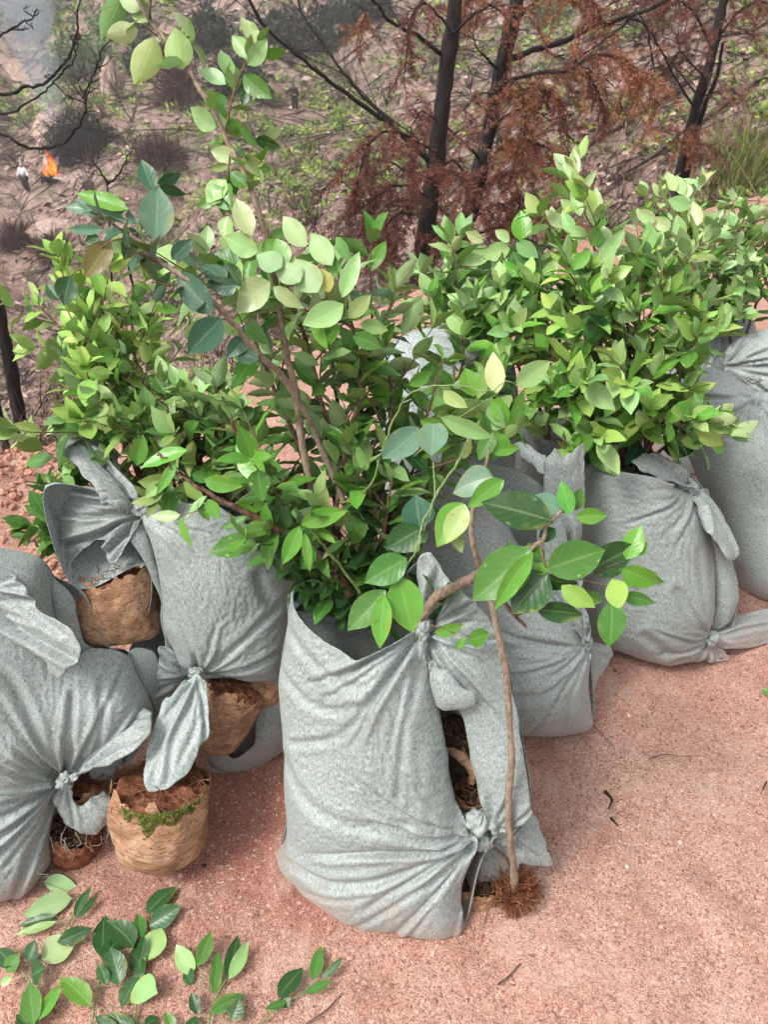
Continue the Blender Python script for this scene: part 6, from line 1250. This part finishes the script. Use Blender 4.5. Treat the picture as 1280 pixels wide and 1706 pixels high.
sapling('branch with large glossy dark green leaves leaning right out of the front sack knot', [(690,1080,1.42),(705,1022,1.36),(725,995,1.31),(755,978,1.25),(785,968,1.19),(820,950,1.14),(858,930,1.10),(888,915,1.085),(915,880,1.09),(940,860,1.10),(955,848,1.11)], GA, n=0, nside=0, r0=.006, seed=25, hero=big, mat='stem_pale', rr=[.0095,.0085,.007,.0045,.003,.0018],
    hero_shoots=[([(800,960,1.17),(830,990,1.16),(855,1022,1.15),(878,1045,1.15)],.0045),([(858,1026,1.15),(872,1022,1.14)],.0022),([(900,905,1.09),(912,946,1.08),(950,960,1.08),(1010,975,1.075),(1040,975,1.075)],.0018),([(715,1040,1.34),(750,1052,1.32),(780,1066,1.31)],.0012),([(955,960,1.09),(1000,950,1.09),(1040,935,1.1)],.0015)])
# --- bare rooted seedling leaning on the front sack
sd_ = thing('seedling', G(855, 1500), 'loose bare rooted seedling stem leaning on the front sack, root clump on the sand', 'seedling')
b_ = Buf(); spts = catmull([P(a, b, np.float64(c)) for a, b, c in [(857,1478,1.49),(856,1440,1.45),(850,1395,1.40),(848,1330,1.36),(853,1270,1.33),(850,1200,1.30),(846,1140,1.27),(838,1090,1.25),(825,1030,1.23),(815,990,1.22),(795,930,1.21),(785,880,1.21),(792,830,1.22),(808,780,1.24),(822,720,1.26)]], 6)
tube(b_, spts, [.0085, .0062, .0062, .006, .0058, .0055, .0052, .0048, .004, .003, .002], 10, rough=.22, seed=5); b_.build('stem', M['stem_pale'], sd_)
b_ = Buf(); tube(b_, catmull([P(848,1398,np.float64(1.41)), P(862,1385,np.float64(1.40)), P(876,1362,np.float64(1.40)), P(884,1335,np.float64(1.41))], 5), .0011, 5); b_.build('side_root', M['char'], sd_)
r = np.random.RandomState(31); b_ = Buf(); rc = G(857, 1496) + [0, 0, .028]
for i in range(520):
    d = rnd_unit(1, r)[0]; q = rc + d * [.012, .012, .010]; pts = [q]
    for z in range(6):
        d = d + rnd_unit(1, r)[0] * .8; d /= np.linalg.norm(d); q = q + d * .0085; q[2] = max(q[2], .002); pts.append(q)
    c = np.array([(0.30, 0.11, 0.05), (0.20, 0.07, 0.04), (0.42, 0.20, 0.10)][r.randint(3)]); tube(b_, np.array(pts), .0006 + .0005 * r.rand(), 3, (*c, 1), False)
b_.build('roots', M['needle'], sd_)
b_ = Leaves(); rr_ = np.random.RandomState(3)
for h in [(822,720,800,770,30,1.25,'mid'),(822,722,850,760,30,1.26,'bright'),(820,715,845,690,26,1.26,'light'),(815,750,870,745,22,1.25,'bright')]: hero_leaf(b_, *h, r=rr_)
b_.build(sd_, 9, 7)

# --- the other bundles: base, tips region
def bundle(label, group, base, tips, kinds, seed, L=.082, n=10, nside=5, slen=(.09, .18), sn=5, f0=.42, r0=.005, mat='stem', sides=(.6,), bs=(25, 8, .06)):
    r = np.random.RandomState(seed)
    labs = row_labels(tips, label)
    for i, (tx, ty, tD) in enumerate(tips):
        bx, by, bD = base[0] + bs[0] * r.randn(), base[1] + bs[1] * r.randn(), base[2] + bs[2] * r.randn() * .5
        m1 = (bx + (tx - bx) * .35 + 10 * r.randn(), by + (ty - by) * .42, bD + (tD - bD) * .4); m2 = (bx + (tx - bx) * .75 + 10 * r.randn(), by + (ty - by) * .78, bD + (tD - bD) * .75)
        sapling(labs[i], [(bx, by, bD), m1, m2, (tx, ty, tD)], group, f0=f0, n=n, L=L, kinds=kinds, nside=nside, slen=slen, sn=sn, r0=r0, seed=seed * 37 + i, sf0=f0 + .05, mat=mat, wr=.50, out=.60, term=5)
bundle('yellow green bundle at the left', 'yellow green saplings rising behind the left sacks', (290, 840, 1.78),
    [(60,500,1.72),(110,470,1.75),(150,520,1.70),(195,520,1.74),(225,520,1.70),(130,640,1.62),(190,590,1.66),(250,600,1.68),(160,470,1.8),(170,560,1.7)], ('mid','bright','young','young','young'), 3, L=.068, n=9, nside=3, f0=.45)
bundle('bundle over the leaf tailed sack', 'mid green saplings lying across the left sack', (420, 850, 1.72),
    [(110,700,1.60),(160,680,1.60),(210,700,1.58),(260,690,1.62),(320,690,1.64),(130,780,1.66),(280,710,1.58),(240,760,1.56),(330,700,1.58),(365,690,1.64),(390,720,1.62),(100,820,1.72)], ('dark','mid','olive','light'), 4, L=.070, n=9, nside=3, f0=.3)
bundle('bundle of the whitish middle sack', 'saplings rising from the whitish middle sack', (770, 760, 2.05),
    [(700,450,2.15),(740,480,2.1),(800,500,1.95),(840,540,1.9),(770,560,1.85),(830,610,1.85),(760,480,2.05),(860,480,2.0),(790,665,1.75),(850,690,1.8)], ('dark','mid','bright','light','light'), 5, L=.084, n=9, nside=3)
bundle('dense bundle of the tail-tied right sack', 'bright green saplings standing in the grey sack on the right', (1050, 775, 2.03),
    [(960,270,1.95),(1000,370,1.92),(940,440,1.9),(880,470,1.92),(1050,420,1.9),(1100,440,1.9),(1150,480,1.9),(1180,500,1.95),(930,520,1.85),(990,500,1.82),(1060,520,1.82),(1120,560,1.85),(900,580,1.82),(960,610,1.80),(1030,600,1.78),(1090,630,1.82),(1130,660,1.9),(920,660,1.82),(1060,700,1.85),(1140,720,1.92),(990,690,1.82)],
    ('dark','mid','bright','young','light'), 6, L=.085, n=9, nside=3, f0=.36, bs=(32, 6, .06))
bundle('far bundle behind the right sacks', 'pale tipped saplings behind the right sacks', (1180, 600, 2.75),
    [(1110,310,2.7),(1140,350,2.7),(1080,390,2.6),(1170,400,2.6),(1220,380,2.7),(1260,370,2.7),(1300,360,2.75),(1120,440,2.5),(1200,450,2.5),(1250,440,2.5),(1290,450,2.5),(1230,500,2.5),(1060,430,2.5),(1340,420,2.6),(1175,490,2.5)], ('mid','bright','light','pale'), 7, L=.075, n=11, nside=3)
bundle('most distant bundle at the right border', 'far saplings at the right border', (1330, 520, 3.3),
    [(1240,345,3.2),(1290,330,3.2),(1200,370,3.2),(1340,330,3.2),(1270,400,3.1),(1320,400,3.1)], ('mid','mid','bright','light'), 8, L=.065, n=14, nside=5)
bundle('pale shoots between the two middle sacks', 'leafy shoots between the middle sacks', (900, 720, 2.15),
    [(790,440,2.15),(860,430,2.1),(900,430,2.1),(830,440,2.1),(880,480,2.1)], ('mid','bright','light','pale'), 9, L=.080, n=9, nside=3)
bundle('small shoots behind the fan of cloth at the left', 'shoots behind the fan of cloth on the left', (120, 860, 1.72),
    [(90,900,1.66),(100,840,1.66),(75,860,1.66),(140,790,1.7)], ('bright','mid'), 10, L=.055, n=8, nside=2, slen=(.05,.08), bs=(8, 6, .02))
# single standout shoots above the right mass
sapling('upright shoot with whitish new leaves topping the right bundle', [(1010,560,1.95),(1000,460,1.93),(985,400,1.92),(972,340,1.92),(962,290,1.92),(958,262,1.92)], None, n=0, nside=0, r0=.003, seed=41,
    hero=[(964,290,960,243,14,1.92,'pale'),(962,300,938,264,14,1.92,'pale',0,.3),(968,322,994,276,16,1.91,'pale',0,.3),(966,330,952,282,22,1.92,'pale'),(962,345,955,300,18,1.91,'light'),(968,360,958,318,20,1.9,'light'),(990,375,992,306,28,1.9,'light'),(960,352,930,336,16,1.92,'light',0,.3),(940,380,912,344,20,1.92,'pale'),(955,390,940,350,22,1.9,'light'),(985,410,1010,372,26,1.88,'bright'),(975,400,950,372,28,1.88,'light'),(1010,420,1000,370,26,1.88,'pale'),(1000,440,1040,372,26,1.86,'light')])
sapling('pale round leaved shoot against the fir trunks, left of the right bundle', [(960,470,2.0),(930,430,2.0),(900,412,2.0),(870,405,2.0),(830,412,2.0),(780,420,2.0)], None, n=0, nside=0, r0=.003, seed=42,
    hero=[(872,404,868,346,34,1.98,'bright',0,.1),(805,404,776,382,20,1.98,'pale'),(848,400,828,378,18,1.98,'pale'),(850,402,833,392,14,1.97,'pale'),(850,414,802,424,30,1.98,'light'),(860,405,900,430,26,1.96,'light'),(855,420,880,462,28,1.97,'mid'),(900,415,870,440,26,1.97,'dark'),(930,420,960,440,20,1.97,'light'),(820,415,770,440,26,1.99,'light',0,.2)])
sapling('tip of light leaves standing over the far right bundle', [(1160,470,2.3),(1150,400,2.3),(1135,350,2.3),(1125,310,2.3)], None, n=0, nside=0, r0=.003, seed=43,
    hero=[(1128,318,1106,290,18,2.28,'pale'),(1142,325,1122,293,18,2.28,'pale'),(1146,330,1147,304,14,2.28,'pale'),(1150,345,1112,333,28,2.28,'light'),(1160,380,1164,330,24,2.28,'pale'),(1092,370,1062,346,22,2.2,'pale'),(1115,385,1095,355,24,2.2,'pale'),(1140,400,1120,360,26,2.2,'light')])

# ---- cut sprigs lying on the sand, lower left
def ground_sprig(label, stem, leaves, seed, extra_r=.0022):
    r = np.random.RandomState(seed); f = lambda a, b, h=.012: P(a, b, np.float64(DG(a, b, h)))
    pl = catmull([f(a, b) for a, b in stem], 6); th = thing('cut_sprig', pl[0] - [0, 0, .01], label, 'leafy sprig', 'cut sprigs scattered on the sand'); sb = Buf(); tube(sb, pl, [extra_r, .0012], 6, rough=.1)
    Lv = Leaves()
    for (bx, by, tx, ty, w, kd) in leaves:
        h0, h1 = .012 + .012 * r.rand(), .012 + .028 * r.rand(); b, t = f(bx, by, h0), f(tx, ty, h1); d = t - b; L = np.linalg.norm(d); d /= L; n = np.array([.35 * r.randn(), -.25 + .3 * r.randn(), 1]); T, U_ = colour({'mid': 'dark', 'bright': 'mid'}.get(kd, kd) if r.rand() < .75 else kd, r, .07)
        v = CAM - b; v /= np.linalg.norm(v); n = n / np.linalg.norm(n) + .6 * v; nn = n - n @ d * d; nn /= np.linalg.norm(nn); Lv.add(b - d * L * .05, d, nn, L, w * DG(bx, by) / F * 0.98 / max(.5, abs(nn @ v)), T, U_, .08, .2)
        k = np.argmin(np.linalg.norm(pl - b, axis=1)); tube(sb, np.array([pl[k], b]), .0007, 4)
    sb.build('stem', M['stem_green'], th); Lv.build(th, 9, 7, seed=seed)
ground_sprig('cut sprig with two pale upturned leaves, nearest to the frayed sack corner', [(60,1600),(95,1570),(118,1530),(140,1495)], [(72,1470,134,1466,34,'pale'),(120,1496,32,1518,36,'pale'),(92,1526,24,1542,16,'dark'),(95,1535,18,1562,16,'light'),(125,1528,140,1472,16,'mid'),(128,1530,168,1488,13,'mid'),(95,1570,156,1545,30,'mid'),(68,1598,126,1558,42,'pale')], 51)
ground_sprig('long stemmed cut sprig with dark oval leaves, second from the left at the bottom', [(146,1740),(158,1670),(168,1620),(172,1592)], [(170,1595,172,1516,34,'mid'),(222,1578,190,1518,38,'dark'),(200,1640,184,1572,38,'mid'),(150,1677,108,1612,40,'bright'),(202,1678,228,1618,28,'dark'),(170,1600,198,1560,30,'dark'),(176,1640,170,1600,24,'mid')], 52)
ground_sprig('cut sprig with a big pale leaf over dark ones, pointing up towards the root ball', [(216,1740),(226,1680),(238,1630),(244,1590),(255,1550)], [(243,1602,270,1540,40,'light'),(236,1628,222,1562,28,'dark'),(236,1562,230,1518,20,'bright'),(243,1522,291,1468,28,'mid'),(248,1542,304,1512,34,'mid'),(226,1638,252,1668,36,'light'),(240,1620,216,1655,26,'dark'),(232,1600,250,1560,24,'dark')], 53)
ground_sprig('cut sprig at the bottom left corner with two bright leaves', [(60,1750),(62,1700),(50,1640),(20,1600)], [(56,1708,46,1630,34,'bright'),(64,1700,104,1634,24,'bright'),(45,1602,62,1567,26,'mid'),(52,1625,74,1612,24,'dark'),(20,1610,-2,1572,30,'dark'),(10,1620,30,1585,20,'mid'),(0,1640,20,1630,14,'light'),(62,1720,20,1690,26,'dark')], 54)
ground_sprig('cut sprig right of the middle of the pile, pale leaf on each side', [(342,1740),(350,1690),(365,1650),(380,1628)], [(322,1624,292,1570,34,'light'),(328,1610,359,1549,28,'mid'),(356,1656,364,1578,26,'mid'),(377,1632,404,1553,28,'mid'),(381,1631,421,1564,22,'light'),(350,1687,407,1646,26,'bright'),(330,1690,318,1650,24,'dark'),(320,1640,305,1610,20,'mid'),(385,1700,405,1662,34,'dark'),(310,1725,330,1690,24,'mid')], 55)
ground_sprig('lone cut sprig at the right end of the pile, five slim leaves', [(410,1745),(440,1700),(480,1668),(520,1646)], [(463,1662,505,1606,30,'mid'),(520,1634,542,1573,24,'bright'),(535,1630,577,1601,14,'mid'),(507,1653,558,1637,14,'bright'),(478,1670,440,1680,14,'mid'),(470,1660,480,1680,20,'dark')], 56)
ground_sprig('cut sprig mostly below the bottom edge between the two middle sprigs', [(180,1750),(200,1720),(230,1700)], [(230,1715,165,1688,26,'dark'),(240,1710,265,1690,20,'mid'),(200,1720,150,1700,22,'dark'),(290,1720,275,1682,18,'bright')], 57)
ground_sprig('single stray leaf tip at the right border on the sand', [(1290,1160),(1300,1150)], [(1300,1162,1270,1142,20,'bright')], 58, .001)
# ---- small things on the sand
def on_ground(name, pts, r0, label, cat, mat, z=.005):
    b = Buf(); tube(b, catmull([G(a, c, z) for a, c in pts], 5), [r0, r0 * .5], 6, rough=.3, seed=int(pts[0][0])); o = b.build(name, M[mat]); tag(o, label, cat)
on_ground('twig', [(986,1206),(1002,1222),(1024,1244)], .0016, 'thin dark twig by the lower corner of the half hidden sack', 'twig', 'stem')
on_ground('twig', [(1082,1264),(1108,1257),(1140,1260),(1166,1259)], .0016, 'thin straight twig lying across the open sand', 'twig', 'stem')
on_ground('twig', [(1008,1318),(1020,1332),(1014,1348)], .0035, 'short curled dark piece of bark on the sand', 'twig', 'char')
on_ground('twig', [(1018,1362),(1030,1376)], .0035, 'dark crumb of bark just below the curled piece', 'twig', 'char')
on_ground('twig', [(1278,1302),(1270,1318)], .002, 'dark twig end at the right border', 'twig', 'char')
on_ground('twig', [(830,1640),(850,1625),(868,1605)], .0022, 'forked dead twig on the sand below the root clump', 'twig', 'twig')
on_ground('twig', [(510,1706),(545,1682),(570,1655)], .002, 'thin brown twig right of the lone cut sprig', 'twig', 'twig')
on_ground('straw', [(776,1445),(784,1490),(780,1530),(790,1560)], .0020, 'pale straw under the bottom knot of the front sack', 'straw', 'stem_pale')
on_ground('straw', [(830,1500),(812,1520),(806,1545)], .0018, 'short pale straw left of the root clump', 'straw', 'stem_pale')
def stone(px, py, s, label, col, seed, name='stone'):
    c = G(px, py); v0_, f0_ = ico(); r = np.random.RandomState(seed); m_, t_, b_ = newmat('stone_' + str(seed)); co_ = N(t_, 'ShaderNodeTexCoord').outputs['Object']; nn = noise(t_, co_, 90, 5)
    t_.links.new(mix(t_, nn, tuple(x * .55 for x in col), tuple(min(.9, x * 1.25) for x in col)), b_.inputs['Base Color']); b_.inputs['Roughness'].default_value = .9; bump(t_, b_, nn, .8, .004)
    o = mesh_obj(name, v0_ * (1 + .4 * (r.rand(12, 1) - .5)) * np.array(s) + c + [0, 0, s[2] * .6], f0_, m_); ss = o.modifiers.new('round', 'SUBSURF'); ss.levels = 2; ss.render_levels = 2; tag(o, label, 'stone')
stone(40, 876, (.022, .018, .016), 'whitish lump lying on the loose soil at the left border', (.62, .62, .60), 1)
stone(330, 1290, (.022, .018, .014), 'orange brown clod on top of the mossy root ball', (.42, .17, .09), 2, 'clod')
stone(1045, 1445, (.006, .0045, .003), 'tiny white chip lying alone on the open sand', (.8, .8, .72), 3)
stone(330, 1537, (.009, .007, .004), 'small orange tan pebble right of the uppermost cut sprig leaves', (.60, .36, .24), 4)
stone(340, 1443, (.007, .006, .004), 'dark crumb on the sand right of the mossy root ball', (.04, .03, .025), 5)
stone(283, 1596, (.005, .004, .003), 'dark crumb among the cut sprigs', (.04, .03, .025), 6)
